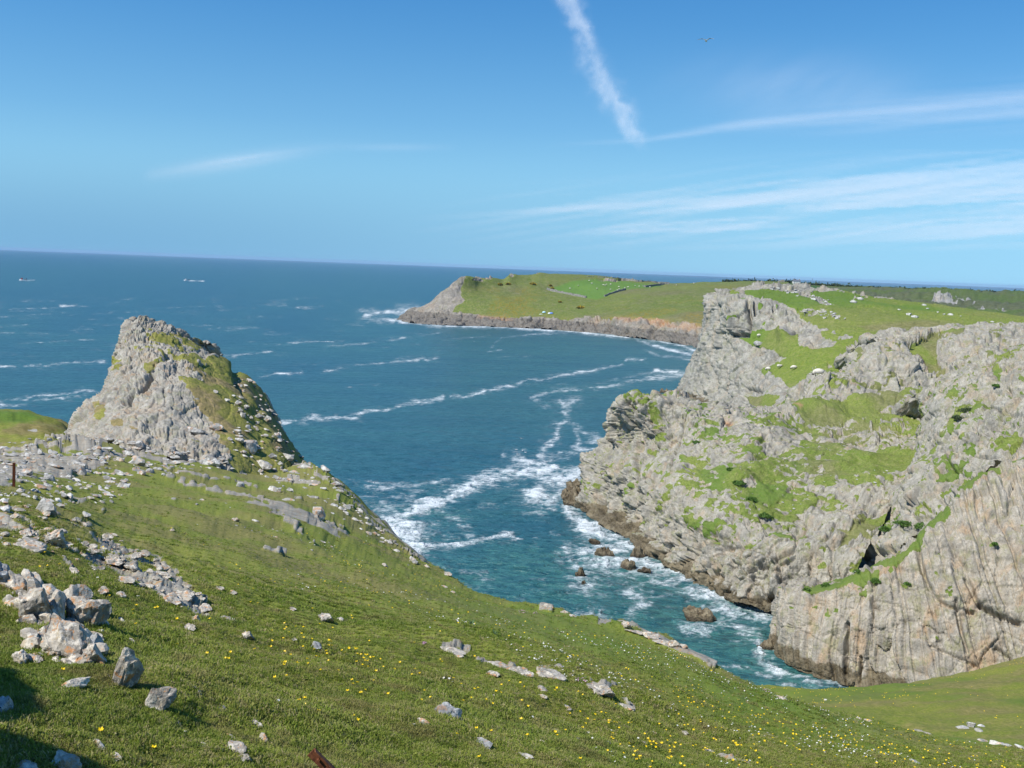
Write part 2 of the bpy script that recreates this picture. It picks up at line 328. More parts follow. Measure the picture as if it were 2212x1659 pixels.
hill_rows = [
    [('w', -24 + 40 * u, -14, 56.7 - .2 * (-24 + 40 * u)) for u in hf],
    [('w', -8 + 17 * u, -1, 53.75 - .235 * (-8 + 17 * u)) for u in hf],
    R_near,
    xrow([(-1200, 1350, 4.2), (-400, 1350, 5.3), (0, 1330, 6.6), (300, 1390, 7.0), (640, 1470, 7.3), (1014, 1530, 8.1), (1400, 1600, 9.4), (1800, 1640, 10.9), (2212, 1672, 13.0), (2700, 1740, 13.6)]),
    xrow([(-1200, 1200, 6.8), (-400, 1200, 8.4), (0, 1200, 9.2), (300, 1290, 9.2), (640, 1400, 9.0), (1014, 1465, 9.8), (1250, 1500, 10.6), (1600, 1570, 11.9), (2029, 1640, 13.4), (2212, 1656, 14.2), (2700, 1730, 14)]),
    xrow([(-1200, 1085, 11.5), (-400, 1090, 13.2), (0, 1105, 13.5), (300, 1195, 14), (600, 1290, 12.9), (850, 1345, 12.9), (1133, 1400, 13.2), (1400, 1465, 14.4), (1600, 1530, 15.2), (1876, 1600, 15.6), (2212, 1644, 15.6), (2700, 1718, 14.8)]),
    xrow([(-1200, 1000, 20), (-400, 1015, 22), (0, 1040, 24), (300, 1110, 26), (600, 1180, 25), (850, 1255, 22.5), (1100, 1345, 20), (1340, 1400, 20.5), (1500, 1450, 20.8), (1669, 1508, 20.5), (1955, 1587, 18.5), (2212, 1630, 17.2), (2700, 1708, 15.5)]),
    xrow([(-1200, 965, 34), (-400, 990, 38), (0, 1003, 40), (300, 1040, 43), (500, 1062, 45), (650, 1098, 44), (780, 1165, 41), (880, 1216, 38), (1000, 1275, 33), (1100, 1305, 31), (1200, 1328, 29), (1302, 1348, 28), (1406, 1380, 26), (1500, 1412, 24.8), (1669, 1490, 23), (1955, 1576, 20.2), (2212, 1621, 18), (2700, 1703, 15.8)]),
    xrow([(-1200, 945, 44), (-400, 976, 48), (0, 984, 50), (160, 975, 54), (300, 990, 59), (450, 1012, 62), (580, 1034, 63), (645, 1040, 62), (700, 1045, 60), (757, 1084, 56), (817, 1147, 50), (903, 1209, 42.5), (1015, 1272, 37), (1157, 1313, 33), (1302, 1343, 30), (1406, 1371, 28), (1491, 1400, 26.5), (1600, 1457, 24.5), (1669, 1487, 23.6), (1955, 1574, 20.8), (2212, 1618, 18.3), (2700, 1701, 15.9)]),
    R_edge]
p_edge = np.array([pt(q) for q in R_edge])
hill_rows.append([('w', p[0] + .9, p[1] + 1.6, p[2] - 1.2) for p in p_edge])
hill_rows.append([('w', p[0] + 4, p[1] + 6, p[2] - 7) for p in p_edge])
hill_rows.append([('w', p[0] + 9, p[1] + 14, max(p[2] - 22, -4) if p[0] < 6 else p[2] - 16) for p in p_edge])
hill_rows.append([('w', p[0] + 14, p[1] + 22, -5) for p in p_edge])
STRIKE = unit([.72, -.70, -.05]); BED = unit([.62, .66, .42])
def strikenoise(P, L, T_, s=0, o=3):
    a = P @ STRIKE / L; b = P @ unit(np.cross(STRIKE, [0, 0, 1])) / T_; return fbm(np.stack([a, b, P[:, 2] / T_ * .3], 1), o, s)
hill_rock = [([(-400, 955), (0, 962), (140, 930), (300, 948), (420, 960), (500, 985), (480, 1010), (330, 1000), (240, 1010), (120, 1030), (60, 1050), (-400, 1050)], .62),
             ([(-400, 1040), (60, 1040), (190, 1055), (300, 1075), (260, 1100), (120, 1090), (0, 1085), (-400, 1085)], .34),
             ([(-400, 1080), (0, 1080), (90, 1085), (170, 1125), (260, 1180), (350, 1215), (460, 1290), (440, 1325), (330, 1265), (200, 1210), (90, 1170), (0, 1160), (-400, 1160)], .47),
             ([(300, 990), (420, 1010), (560, 1060), (680, 1115), (760, 1165), (740, 1175), (620, 1120), (480, 1075), (350, 1035)], .42),
             ([(640, 985), (700, 1005), (770, 1070), (840, 1140), (930, 1215), (900, 1222), (820, 1165), (740, 1100), (660, 1060), (560, 1010)], .45),
             ([(560, 1010), (640, 1040), (700, 1090), (660, 1085), (590, 1045)], .4),
             ([(0, 1220), (80, 1235), (160, 1290), (240, 1390), (180, 1430), (60, 1390), (0, 1330)], .3),
             ([(940, 1395), (1010, 1400), (1110, 1420), (1215, 1445), (1330, 1480), (1390, 1530), (1350, 1535), (1250, 1495), (1120, 1465), (1000, 1425)], .34)]
hill_ribs = [([(100, 1100), (180, 1150), (270, 1195), (330, 1215), (375, 1255), (440, 1300)], 7, .9), ([(20, 1125), (60, 1140), (110, 1175)], 5, .8), ([(140, 1205), (180, 1255)], 5, .8),
             ([(1295, 1345), (1360, 1352), (1410, 1374), (1440, 1385), (1490, 1402), (1545, 1430)], 5, .95), ([(1170, 1312), (1190, 1316)], 4, .8),
             ([(1030, 1432), (1075, 1437), (1140, 1460)], 6, .62), ([(1165, 1450), (1215, 1462)], 7, .75), ([(1270, 1485), (1320, 1492), (1370, 1530)], 7, .75), ([(955, 1402), (1010, 1412)], 5, .7),
             ([(560, 1072), (600, 1085), (660, 1110)], 6, .75), ([(660, 1110), (700, 1120), (740, 1140)], 5, .7), ([(560, 1180), (620, 1186)], 3, .6),
             ([(590, 1108), (640, 1140), (680, 1168)], 4, .75), ([(1975, 1575), (1992, 1580)], 4, .6)]
def hill_mask(mk, P, NN, x, y):
    near = sstep(2000, 1500, y)
    am = np.zeros(len(P))
    for p, a in hill_rock: am = np.maximum(am, a * sstep(-18, 16, sdpoly(x, y, p)))
    for l, wd, a in hill_ribs: am = np.maximum(am, a * sstep(wd * 1.6, wd * .3, sdline(x, y, l)))
    dist = np.maximum(P[:, 1], 3)
    L = dist * .035 + .12
    n = np.where(P[:, 1] > 24, strikenoise(P, 5.0, 1.3, 3), strikenoise(P, 1.5, .38, 5)) + .35 * fbm(P * 3.1, 3, 21)
    r = sstep(.46, .62, am + n * .42)
    r = np.maximum(r, sstep(.86, .95, am))
    mk['rock'] = r; mk['grass'] = 1 - r
    mk['dry'] = .55 * sstep(.0, .6, fbm(P * .35, 4, 40) + .5 * fbm(P * 1.4, 3, 41) + .18 + .3 * sstep(.2, .5, am))
    mk['lush'] = .8 * sstep(.0, .55, fbm(P * .16, 3, 44)) * sstep(.3, .0, am) * sstep(800, 1200, x) * .8
    paint(mk, 'lush', x, y, [[(1000, 1300), (1250, 1330), (1420, 1400), (1300, 1420), (1080, 1370)], [(1480, 1500), (1800, 1560), (2050, 1650), (1700, 1640)]], 60, .55)
    mk['earth'] = sstep(.62, .75, am + .5 * fbm(P * 2.2, 3, 48)) * (1 - r) * .0
def hill_disp(P, N, mk, x, y):
    d = P[:, 1]; r = mk.pop('rock'); near = sstep(22, 14, d)
    far_r = rock(P, BED, .9, 3) * .22 + blocks(P, .8, 9) * .2
    near_r = rock(P, BED, .26, 6) * .06 + blocks(P, .22, 12) * .05
    fa_ = np.clip(d / 60, .12, 1); z = r * fa_ * (rock(P, BED, 1.5, 3, 1) * .16 + blocks(P * np.array([1, 1, .4]), 2.2, 9) * .17 + fbm(P * 1.5, 2, 4) * .05 + .16) + r * near * near_r
    g = fbm(P / 3.2, 3, 60) * .16 * sstep(5, 15, d) + fbm(P * 1.6, 3, 61) * .05 + fbm(P * 7, 3, 62) * .012 + np.abs(fbm(P * 26, 2, 63)) * .008
    e = np.array(0)
    return z + g * (1 - .6 * r)
surface('hillside', net(hill_rows, 2.6), m_hill, 'steep flowery grass slope with limestone ribs in the foreground', hill_disp, hill_mask)

# -- grassy knoll on the far left
kn = [[(-420, 1010, 72), (-150, 1005, 74), (0, 1000, 76), (100, 985, 80), (150, 970, 85), (200, 975, 92)],
      [(-420, 930, 86), (-150, 930, 88), (0, 930, 90), (90, 930, 92), (142, 940, 94), (190, 955, 97)],
      [(-420, 885, 97), (-150, 890, 98), (0, 896, 98), (70, 900, 99), (125, 916, 100), (165, 942, 101)],
      [(-420, 862, 106), (-150, 870, 106), (0, 883, 106), (60, 888, 106), (108, 903, 106), (146, 926, 105)]]
kn.append(drop(kn[-1], 0, 6, -3)); kn.append(drop(kn[-2], 0, 25, -22)); kn.append(drop(kn[-3], 0, 45, -90))
def kn_mask(mk, P, NN, x, y):
    mk['grass'] += 1 - .8 * sstep(.45, .7, fbm(P * .5, 4, 3) + .3 * sstep(930, 970, y)); mk['dry'] += .75 * sstep(-.2, .4, fbm(P * .3, 3, 5)); paint(mk, 'lush', x, y, [[(-50, 888), (60, 888), (95, 905), (40, 912), (-50, 905)]], 6, .9)
surface('grassy_knoll', net(kn, 4), m_mead, 'small grassy knoll behind the rocks at the far left', lambda P, N, mk, x, y: fbm(P * .6, 4, 8) * .25, kn_mask)

# -- crag
q = [[(210, 935, 92), (150, 940, 77), (222, 962, 70), (315, 982, 65), (400, 998, 64), (490, 1016, 64), (570, 1048, 66), (640, 1062, 69), (700, 1074, 82)],
     [(215, 890, 94), (168, 893, 80), (232, 905, 74), (315, 920, 71.5), (400, 930, 71), (482, 946, 71), (555, 964, 73), (618, 978, 76), (655, 990, 90)],
     [(238, 848, 96), (208, 853, 83), (252, 852, 78), (318, 857, 76.5), (395, 864, 76), (462, 873, 76.5), (528, 888, 79), (576, 905, 83), (612, 920, 96)],
     [(255, 790, 98), (232, 795, 86), (268, 793, 82), (322, 798, 81), (382, 803, 81), (440, 813, 82.5), (498, 828, 85), (542, 843, 88.5), (580, 862, 99)],
     [(268, 738, 99), (243, 742, 88.5), (278, 740, 87), (322, 746, 86), (374, 754, 87), (418, 766, 88), (462, 780, 90), (500, 796, 92.5), (535, 812, 101)],
     [(277, 709, 100), (258, 715, 91.5), (285, 710, 90), (320, 714, 90), (358, 720, 91), (394, 731, 92), (428, 746, 93.5), (458, 763, 95.5), (490, 782, 103)],
     [(292, 697, 101), (275, 696, 94), (297, 682, 94), (320, 692, 93.5), (350, 698, 94), (376, 708, 94.5), (400, 719, 95.5), (424, 738, 97.5), (450, 758, 104)]]
q.append(drop(q[-1], .3, 4, -1.0)); q.append(drop(q[-2], 1, 12, -14)); q.append(drop(q[-3], 2, 18, -60))
def crag_mask(mk, P, NN, x, y):
    s = 1 / 0.337; am = np.full(len(P), .12)
    G = lambda z: [(a * .337, 610 + b * .337) for a, b in z]
    for p, a in [([(1330, 480), (1500, 480), (1640, 640), (1700, 720), (1800, 900), (1900, 1080), (2100, 1180), (2300, 1500), (1500, 1200), (1430, 1050), (1350, 850), (1300, 640)], .74),
                 ([(930, 400), (1100, 410), (1250, 430), (1330, 480), (1330, 620), (1200, 560), (1100, 480)], .5), ([(900, 300), (1250, 330), (1350, 420), (1200, 430), (960, 360)], .5),
                 ([(1150, 620), (1330, 620), (1400, 800), (1450, 960), (1330, 880), (1200, 700)], .5), ([(700, 470), (760, 480), (750, 540), (690, 560)], .7), ([(620, 800), (680, 790), (670, 880), (620, 880)], .7),
                 ([(700, 880), (800, 870), (790, 930), (710, 930)], .6), ([(920, 520), (1000, 510), (980, 570), (940, 600)], .6)]:
        am = np.maximum(am, a * sstep(-14, 10, sdpoly(x, y, G(p))))
    n = strikenoise(P, 2.5, .9, 8) * .5 + fbm(P * 1.7, 3, 9) * .4
    up = sstep(.5, .85, NN[:, 2])
    mk['grass'] = sstep(.36, .62, am + n * .45 + .12 * up - .03); mk['dry'] = .6 * sstep(0, .5, fbm(P * .3, 3, 15) + .1)
    mk['lush'] = .4 * sstep(0, .5, fbm(P * .25, 3, 16)) * sstep(500, 600, x)
def crag_disp(P, N, mk, x, y):
    r = 1 - mk['grass']; edge_ = sstep(640, 520, x)
    big = fbm(P / 7, 3, 12) * .6 * sstep(990, 940, y)
    z = rock(P, [-.42, -.25, .86], 2.3, 14, 4) * .36 + rock(P, [.9, .2, .35], 3.4, 15, 2) * .18 + rock(P, [.8, .1, .5], .9, 16, 2) * .20 + blocks(P, 3.2, 13) * .62 + blocks(P, 1.3, 17) * .26 + blocks(P, .6, 19) * .12 + pits(P, 1.3, 11, .22) * .7 + fbm(P * 3, 2, 18) * .05
    gully = -.7 * np.exp(-(sdline(x, y, [(508, 790), (520, 830), (545, 868), (560, 885)]) / 9) ** 2) - .5 * np.exp(-(sdline(x, y, [(360, 772), (380, 768)]) / 9) ** 2) - .9 * np.exp(-(sdline(x, y, [(306, 845), (330, 812)]) / 5) ** 2) - .7 * np.exp(-(sdline(x, y, [(278, 872), (288, 852)]) / 5) ** 2)
    return (big + z * (.25 + .75 * r)) * .72 * (.45 + .55 * sstep(0, 26, np.interp(y, [680, 720, 760, 800, 850, 900, 960, 1010], [420, 460, 490, 525, 560, 585, 625, 680]) - x)) + gully + fbm(P * .8, 3, 20) * .06
surface('crag', net(q, 1.7), m_crag, 'grey limestone crag with a grassy flank rising at the left', crag_disp, crag_mask)

# -- lower meadow, right
md = [[(1500, 1730, 34), (1800, 1730, 34), (2212, 1730, 34), (2800, 1730, 34)],
      [(1450, 1640, 44), (1800, 1640, 44), (2212, 1640, 46), (2800, 1640, 48)],
      [(1420, 1560, 60), (1750, 1560, 60), (2212, 1550, 62), (2800, 1540, 64)],
      [(1400, 1510, 76), (1720, 1515, 76), (2080, 1490, 80), (2800, 1430, 84)],
      [(1300, 1490, 88), (1560, 1487, 88), (1669, 1484, 90), (1760, 1487, 91), (1827, 1488, 92), (1938, 1479, 93), (2010, 1468, 94), (2107, 1452, 95), (2160, 1434, 96), (2212, 1421, 96), (2420, 1380, 98), (2800, 1340, 100)]]
mu = np.linspace(0, 1, 13); md = [[(a[0], a[1], a[2]) for a in r] for r in md]
def xr(r):
    a = np.array(r, float); qx = a[0, 0] + (a[-1, 0] - a[0, 0]) * mu; v = pchip(a[:, 0], a[:, 1:], qx); return [(X, b[0], b[1]) for X, b in zip(qx, v)]
mrows = [xr(r) for r in md]; mrows.append(drop(mrows[-1], 0, 1.5, -.7)); mrows.append(drop(mrows[-2], 0, 6, -8)); mrows.append(drop(mrows[-3], 0, 12, -40))
def mead_mask(mk, P, NN, x, y):
    mk['grass'] += 1.3; mk['dry'] = .55 * sstep(-.1, .5, fbm(P * np.array([.12, .35, .3]), 4, 33)); mk['lush'] = .5 * sstep(0, .5, fbm(P * .1, 3, 34))
surface('lower_meadow', net(mrows, 4), m_mead, 'smooth lower meadow between the near slope and the cliff', lambda P, N, mk, x, y: fbm(P * .25, 3, 35) * .3 + fbm(P * 1.1, 3, 36) * .07, mead_mask)

# -- ribbed cliff (near right)
e = [[(1690, 1372), (1650, 1400), (1705, 1436), (1775, 1467), (1860, 1489), (1960, 1520), (2080, 1560), (2400, 1640)],
     [(1690, 1340, 160), (1662, 1345, 149), (1715, 1372, 142), (1785, 1394, 138), (1870, 1404, 135), (1970, 1412, 131.5), (2090, 1420, 128.5), (2400, 1450, 121)],
     [(1695, 1300, 162), (1671, 1300, 149.5), (1725, 1316, 143), (1795, 1328, 139.5), (1885, 1322, 136.5), (1985, 1302, 134.5), (2110, 1280, 132.5), (2400, 1260, 126)],
     [(1705, 1275, 163), (1682, 1268, 150.5), (1730, 1273, 145), (1800, 1280, 141), (1895, 1262, 139), (2000, 1222, 138), (2120, 1150, 138), (2400, 1080, 134)],
     [(1730, 1270, 166), (1718, 1262, 154), (1760, 1262, 149), (1812, 1256, 145), (1912, 1208, 143.5), (1995, 1148, 144), (2085, 1046, 148), (2400, 930, 150)],
     [(1745, 1278, 176), (1745, 1275, 168), (1795, 1264, 162), (1855, 1245, 158), (1940, 1200, 156), (2022, 1140, 156), (2112, 1040, 159), (2400, 925, 160)]]
e.append(drop(e[-1], 2, 8, -6))
def ribs_mask(mk, P, NN, x, y):
    am = np.full(len(P), .13)
    for p, a in [([(1800, 1262), (1870, 1222), (1920, 1200), (1965, 1175), (1992, 1140), (2040, 1090), (2085, 1040), (2150, 985), (2212, 955), (2212, 985), (2110, 1035), (2040, 1120), (1990, 1175), (1930, 1215), (1850, 1245)], .6),
                 ([(1740, 1268), (1790, 1255), (1850, 1245), (1900, 1230), (1900, 1260), (1840, 1262), (1800, 1275), (1740, 1275)], .62), ([(1935, 1250), (1965, 1245), (1965, 1270), (1945, 1275)], .6),
                 ([(1760, 1300), (1860, 1320), (1820, 1345), (1760, 1320)], .36)]:
        am = np.maximum(am, a * sstep(-10, 8, sdpoly(x, y, p)))
    mk['grass'] = sstep(.40, .60, am + fbm(P * .5, 4, 70) * .38 + .10 * sstep(.6, .9, NN[:, 2])); mk['lush'] = .4 * mk['grass']
def ribs_disp(P, N, mk, x, y):
    r = 1 - mk['grass'] * .7
    ax = unit([.93, -.35, .12]); s0 = P @ ax + .25 * (P[:, 2] - 10) * sstep(1650, 2212, x) + fbm(P / 12, 3, 71) * .8
    z = 0
    for t, a, sd in ((4.2, .75, 1), (1.6, .42, 2), (.6, .16, 3)):
        s = s0 / t + .10 * vnoise(P / (t * 4), 72 + sd); i = np.floor(s); f = s - i; h = hsh(i, i * 0, i * 0, 80 + sd)
        k = np.floor(P[:, 2] / (t * 3) + h * 5 + .4 * vnoise(P / t / 2, 75)); h2 = hsh(i, k, i * 0, 90 + sd)
        z = z + a * ((h - .5) * 1.3 + (h2 - .5) * .5 + (f - .4) * .7 - .8 * np.exp(-(np.minimum(f, 1 - f) / .06) ** 2))
    ay = unit(np.cross(ax, [.12, .1, 1])); Q3 = np.c_[s0 / 2.6, (P @ ay) / 3.0, P[:, 2] / 8.5 + .25 * s0 / 2.6]; z *= .80
    z += blocks(Q3 * [.7, .7, .6], 1.0, 94) * 1.0 + blocks(Q3 * [2.4, 2, 1.6], 1.0, 96) * .16 + rock(P, [.25, .4, .85], 3.4, 95, 4) * .40 + blocks(P, .8, 98) * .10 + fbm(P / 6, 3, 99) * .8
    for l, wd, dp in [([(1833, 1350), (1832, 1400), (1828, 1455)], 5, 1.6), ([(1862, 1420), (1860, 1475)], 3, 1.2), ([(2065, 1300), (2075, 1360), (2090, 1410)], 4, 1.2), ([(2085, 1250), (2110, 1300), (2160, 1340)], 4, 1.2),
                      ([(2115, 1305), (2150, 1325), (2200, 1345)], 6, 1.7), ([(2150, 1400), (2180, 1420)], 5, 1.2), ([(1975, 1150), (1990, 1230), (2020, 1290), (2050, 1310), (2100, 1320)], 4, 1.0), ([(2010, 1395), (2060, 1420), (2110, 1440)], 4, 1.0)]:
        z -= dp * np.exp(-(sdline(x, y, l) / wd) ** 2)
    return z * r * .9
surface('ribbed_cliff', net(e, 1.7), m_ribs, 'pale cliff of near-vertical limestone ribs standing in the cove', ribs_disp, ribs_mask)

# -- cove cliff (middle)
f_ = [[(1285, 1058), (1256, 1092), (1290, 1132), (1345, 1158), (1398, 1197), (1500, 1266), (1585, 1304), (1675, 1331), (1790, 1390)],
      [(1290, 1040, 252), (1256, 1045, 241), (1300, 1080, 227), (1360, 1112, 214), (1420, 1142, 198), (1515, 1198, 179), (1605, 1240, 170), (1700, 1270, 165), (1810, 1300, 160)],
      [(1300, 990, 256), (1268, 990, 243), (1320, 1012, 228), (1390, 1042, 214), (1450, 1072, 200), (1550, 1115, 183), (1640, 1160, 174), (1740, 1190, 169), (1860, 1220, 164)],
      [(1330, 935, 256), (1303, 955, 242), (1360, 955, 232), (1430, 972, 221), (1500, 1000, 209), (1600, 1040, 195), (1690, 1080, 187), (1790, 1110, 181), (1910, 1130, 176)],
      [(1360, 905, 252), (1318, 902, 240), (1375, 902, 232), (1450, 912, 226), (1540, 932, 219), (1640, 965, 210), (1740, 1000, 202), (1840, 1030, 196), (1970, 1040, 190)],
      [(1385, 885, 248), (1350, 867, 237), (1410, 864, 233), (1480, 868, 231), (1570, 888, 231), (1680, 908, 227), (1790, 930, 222), (1890, 950, 216), (2020, 955, 208)],
      [(1420, 872, 252), (1400, 857, 242), (1440, 850, 238), (1490, 857, 238), (1590, 879, 242), (1668, 884, 244), (1745, 852, 248), (1855, 872, 243), (2000, 890, 232)],
      [(1440, 884, 264), (1430, 874, 254), (1460, 864, 252), (1510, 872, 252), (1600, 889, 257), (1692, 862, 259), (1767, 812, 262), (1870, 812, 268), (2030, 830, 262)]]
f_.append(drop(f_[-1], 2, 14, -3)); f_.append(drop(f_[-2], 4, 30, -12))
def cove_mask(mk, P, NN, x, y):
    am = np.full(len(P), .35)
    am = np.where(y > 1110 + (x - 1300) * .25, .10, am)
    for p, a in [([(1480, 975), (1560, 990), (1640, 1010), (1680, 1060), (1650, 1090), (1560, 1080), (1500, 1040)], .44), ([(1640, 1000), (1760, 930), (1850, 985), (1990, 960), (2000, 1040), (1900, 1060), (1800, 1050), (1700, 1090), (1620, 1080)], .58),
                 ([(1780, 1000), (1900, 960), (1990, 980), (1960, 1020), (1830, 1040)], .78), ([(1560, 1010), (1600, 1020), (1600, 1060), (1570, 1060)], .7), ([(1700, 880), (1800, 868), (1890, 858), (1962, 838), (1960, 850), (1880, 885), (1800, 905), (1740, 900)], .95),
                 ([(1385, 985), (1450, 940), (1460, 960), (1400, 1000)], .36), ([(1880, 880), (1990, 870), (2000, 930), (1900, 930), (1800, 920)], .55), ([(1640, 1060), (1780, 1060), (1740, 1110), (1650, 1110)], .5),
                 ([(1725, 840), (1790, 820), (1830, 835), (1740, 870)], .4), ([(1905, 1119), (1986, 1134), (1960, 1146), (1905, 1135), (1850, 1172), (1805, 1190), (1860, 1140)], .9), ([(1970, 860), (2030, 860), (2030, 840), (1990, 842)], .7)]:
        am = np.maximum(am, a * sstep(-16, 10, sdpoly(x, y, p)))
    n = fbm(P * np.array([.16, .16, .3]), 5, 101) * .5 + strikenoise(P, 3, 1.2, 102) * .3 + fbm(P * 1.0, 3, 100) * .42
    mk['grass'] = sstep(.40, .60, am + n * .42 + .05 * sstep(.55, .85, NN[:, 2]))
    mk['lush'] = .45 * sstep(.0, .4, fbm(P * .12, 3, 103)) * sstep(1760, 1700, x); mk['dry'] = .5 * sstep(0, .5, fbm(P * .1, 3, 104)) * sstep(1650, 1800, x)
    paint(mk, 'earth', x, y, [[(1566, 896), (1585, 901), (1583, 909), (1566, 903)], [(1712, 880), (1735, 884), (1730, 888)]], 3, .9)
def cove_disp(P, N, mk, x, y):
    r = 1 - mk['grass'] * .72; steep = sstep(.85, .5, N[:, 2])
    z = rock(P, [.45, -.55, .62], 3.4, 105, 4) * (.42 + .3 * steep) + blocks(P, 8, 107) * 1.1 + blocks(P, 2.4, 108) * .22 + blocks(P, .9, 110) * .16 + rock(P, [.9, -.3, .1], 2.6, 111, 3) * .42 * steep + pits(P, 1.6, 114) * .7
    z += blocks(np.c_[(P @ unit([.85, -.5, .15])) / 2.4, (P @ unit([.5, .85, 0])) / 2.6, P[:, 2] / 6 + .3 * P[:, 0] / 2.4], 1.0, 116) * .95 * steep
    z = z * r * 1.3 + fbm(P / 14, 3, 112) * 1.9 + fbm(P / 5, 3, 113) * .7
    for l, wd, dp in [([(1462, 950), (1456, 1000), (1452, 1030)], 4, 1.5), ([(1375, 955), (1370, 1020), (1365, 1060)], 4, 1.4), ([(1322, 1075), (1336, 1110)], 9, 2.6), ([(1295, 1085), (1300, 1095)], 7, 2.2), ([(1405, 1020), (1398, 1050)], 4, 1.5),
                      ([(1380, 1060), (1390, 1100)], 4, 1.2), ([(1500, 1185), (1530, 1160), (1560, 1150)], 5, 1.5), ([(1540, 1240), (1560, 1250)], 8, 1.6), ([(1480, 1190), (1460, 1170)], 5, 1.2), ([(1640, 960), (1655, 945)], 4, 1.0), ([(1625, 995), (1650, 985)], 4, .9)]:
        z -= dp * np.exp(-(sdline(x, y, l) / wd) ** 2)
    return z
surface('cove_cliff', net(f_, 1.7), m_cliff, 'broad weathered limestone cliff with scattered turf above the cove', cove_disp, cove_mask)

# -- right ridge
k_ = [[(1840, 1255, 164), (1900, 1222, 162), (1970, 1176, 160), (2040, 1116, 160), (2110, 1046, 160), (2212, 970, 160), (2420, 915, 160)],
      [(1870, 1180, 174), (1920, 1150, 170), (1985, 1100, 166), (2055, 1050, 166), (2125, 990, 165.5), (2222, 920, 165), (2420, 870, 163)],
      [(1915, 1085, 187), (1962, 1050, 181), (2010, 1010, 177), (2070, 970, 174), (2138, 930, 172), (2226, 870, 172), (2420, 820, 168)],
      [(1975, 990, 205), (1995, 955, 196), (2028, 932, 188), (2085, 892, 183), (2148, 858, 181), (2232, 812, 179), (2420, 770, 174)],
      [(2015, 925, 216), (1994, 895, 206), (2030, 872, 196), (2090, 838, 191), (2152, 804, 189), (2236, 766, 186), (2420, 720, 180)],
      [(2022, 885, 226), (1989, 857, 216), (2044, 832, 206), (2098, 802, 201), (2147, 777, 199), (2236, 743, 196), (2420, 700, 190)]]
k_.append(drop(k_[-1], 2, 10, -1.5)); k_.append(drop(k_[-2], 4, 30, -16))
def ridge_mask(mk, P, NN, x, y):
    am = np.full(len(P), .25)
    for p, a in [([(2065, 880), (2100, 855), (2130, 868), (2100, 890), (2070, 905), (2055, 940), (2050, 915)], .8), ([(2140, 790), (2150, 780), (2165, 800), (2160, 835), (2148, 812)], .85), ([(2150, 770), (2180, 755), (2180, 765), (2150, 782)], .8),
                 ([(2010, 985), (2100, 930), (2212, 960), (2212, 1000), (2120, 1010), (2090, 1045), (2040, 1105), (2000, 1140), (2030, 1060)], .4), ([(2050, 1070), (2085, 1035), (2130, 1010), (2110, 1040), (2060, 1100)], .8), ([(2100, 960), (2212, 930), (2212, 955), (2130, 985)], .55), ([(2045, 850), (2070, 820), (2064, 850), (2044, 866)], .6)]:
        am = np.maximum(am, a * sstep(-8, 7, sdpoly(x, y, p)))
    mk['grass'] = sstep(.40, .60, am + fbm(P * .35, 4, 121) * .38 + fbm(P * 1.2, 3, 122) * .3); mk['lush'] = .4 * sstep(-.1, .3, fbm(P * .2, 3, 123)); mk['dry'] = .3 * sstep(0, .5, fbm(P * .2, 3, 124))
def ridge_disp(P, N, mk, x, y):
    z = rock(P, [.5, .2, -.6], 3.0, 125, 4) * .6 + blocks(P, 6, 127) * 1.1 + blocks(P, 2.0, 128) * .28 + blocks(P, .7, 129) * .14 + pits(P, 1.4, 131) * .8
    return 1.3 * z * (1 - mk['grass'] * .6) + fbm(P / 9, 3, 130) * 1.1
surface('right_ridge', net(k_, 1.7), m_cliff, 'rugged lichened limestone ridge climbing out of the right edge', ridge_disp, ridge_mask)

# -- outcrops above the cove
h_ = [[(1850, 855, 277), (1822, 838, 264), (1870, 855, 256), (1940, 858, 252), (2020, 860, 250), (2110, 860, 246), (2212, 850, 240), (2420, 850, 235)],
      [(1850, 815, 287), (1823, 806, 271), (1870, 806, 263), (1945, 806, 261), (2020, 806, 263), (2110, 800, 259), (2212, 790, 256), (2420, 780, 250)],
      [(1865, 778, 297), (1833, 775, 280), (1875, 770, 272), (1945, 766, 270), (2020, 765, 277), (2110, 760, 269), (2212, 750, 266), (2420, 740, 262)],
      [(1880, 753, 305), (1856, 748, 290), (1890, 740, 284), (1945, 736, 283), (2020, 736, 290), (2105, 724, 284), (2212, 722, 282), (2420, 712, 278)],
      [(1900, 744, 318), (1888, 733, 304), (1915, 728, 300), (1955, 721, 301), (2020, 715, 304), (2105, 703, 302), (2212, 705, 301), (2420, 700, 298)]]
h_.append(drop(h_[-1], 1, 12, -1.2)); h_.append(drop(h_[-2], 2, 40, -12))
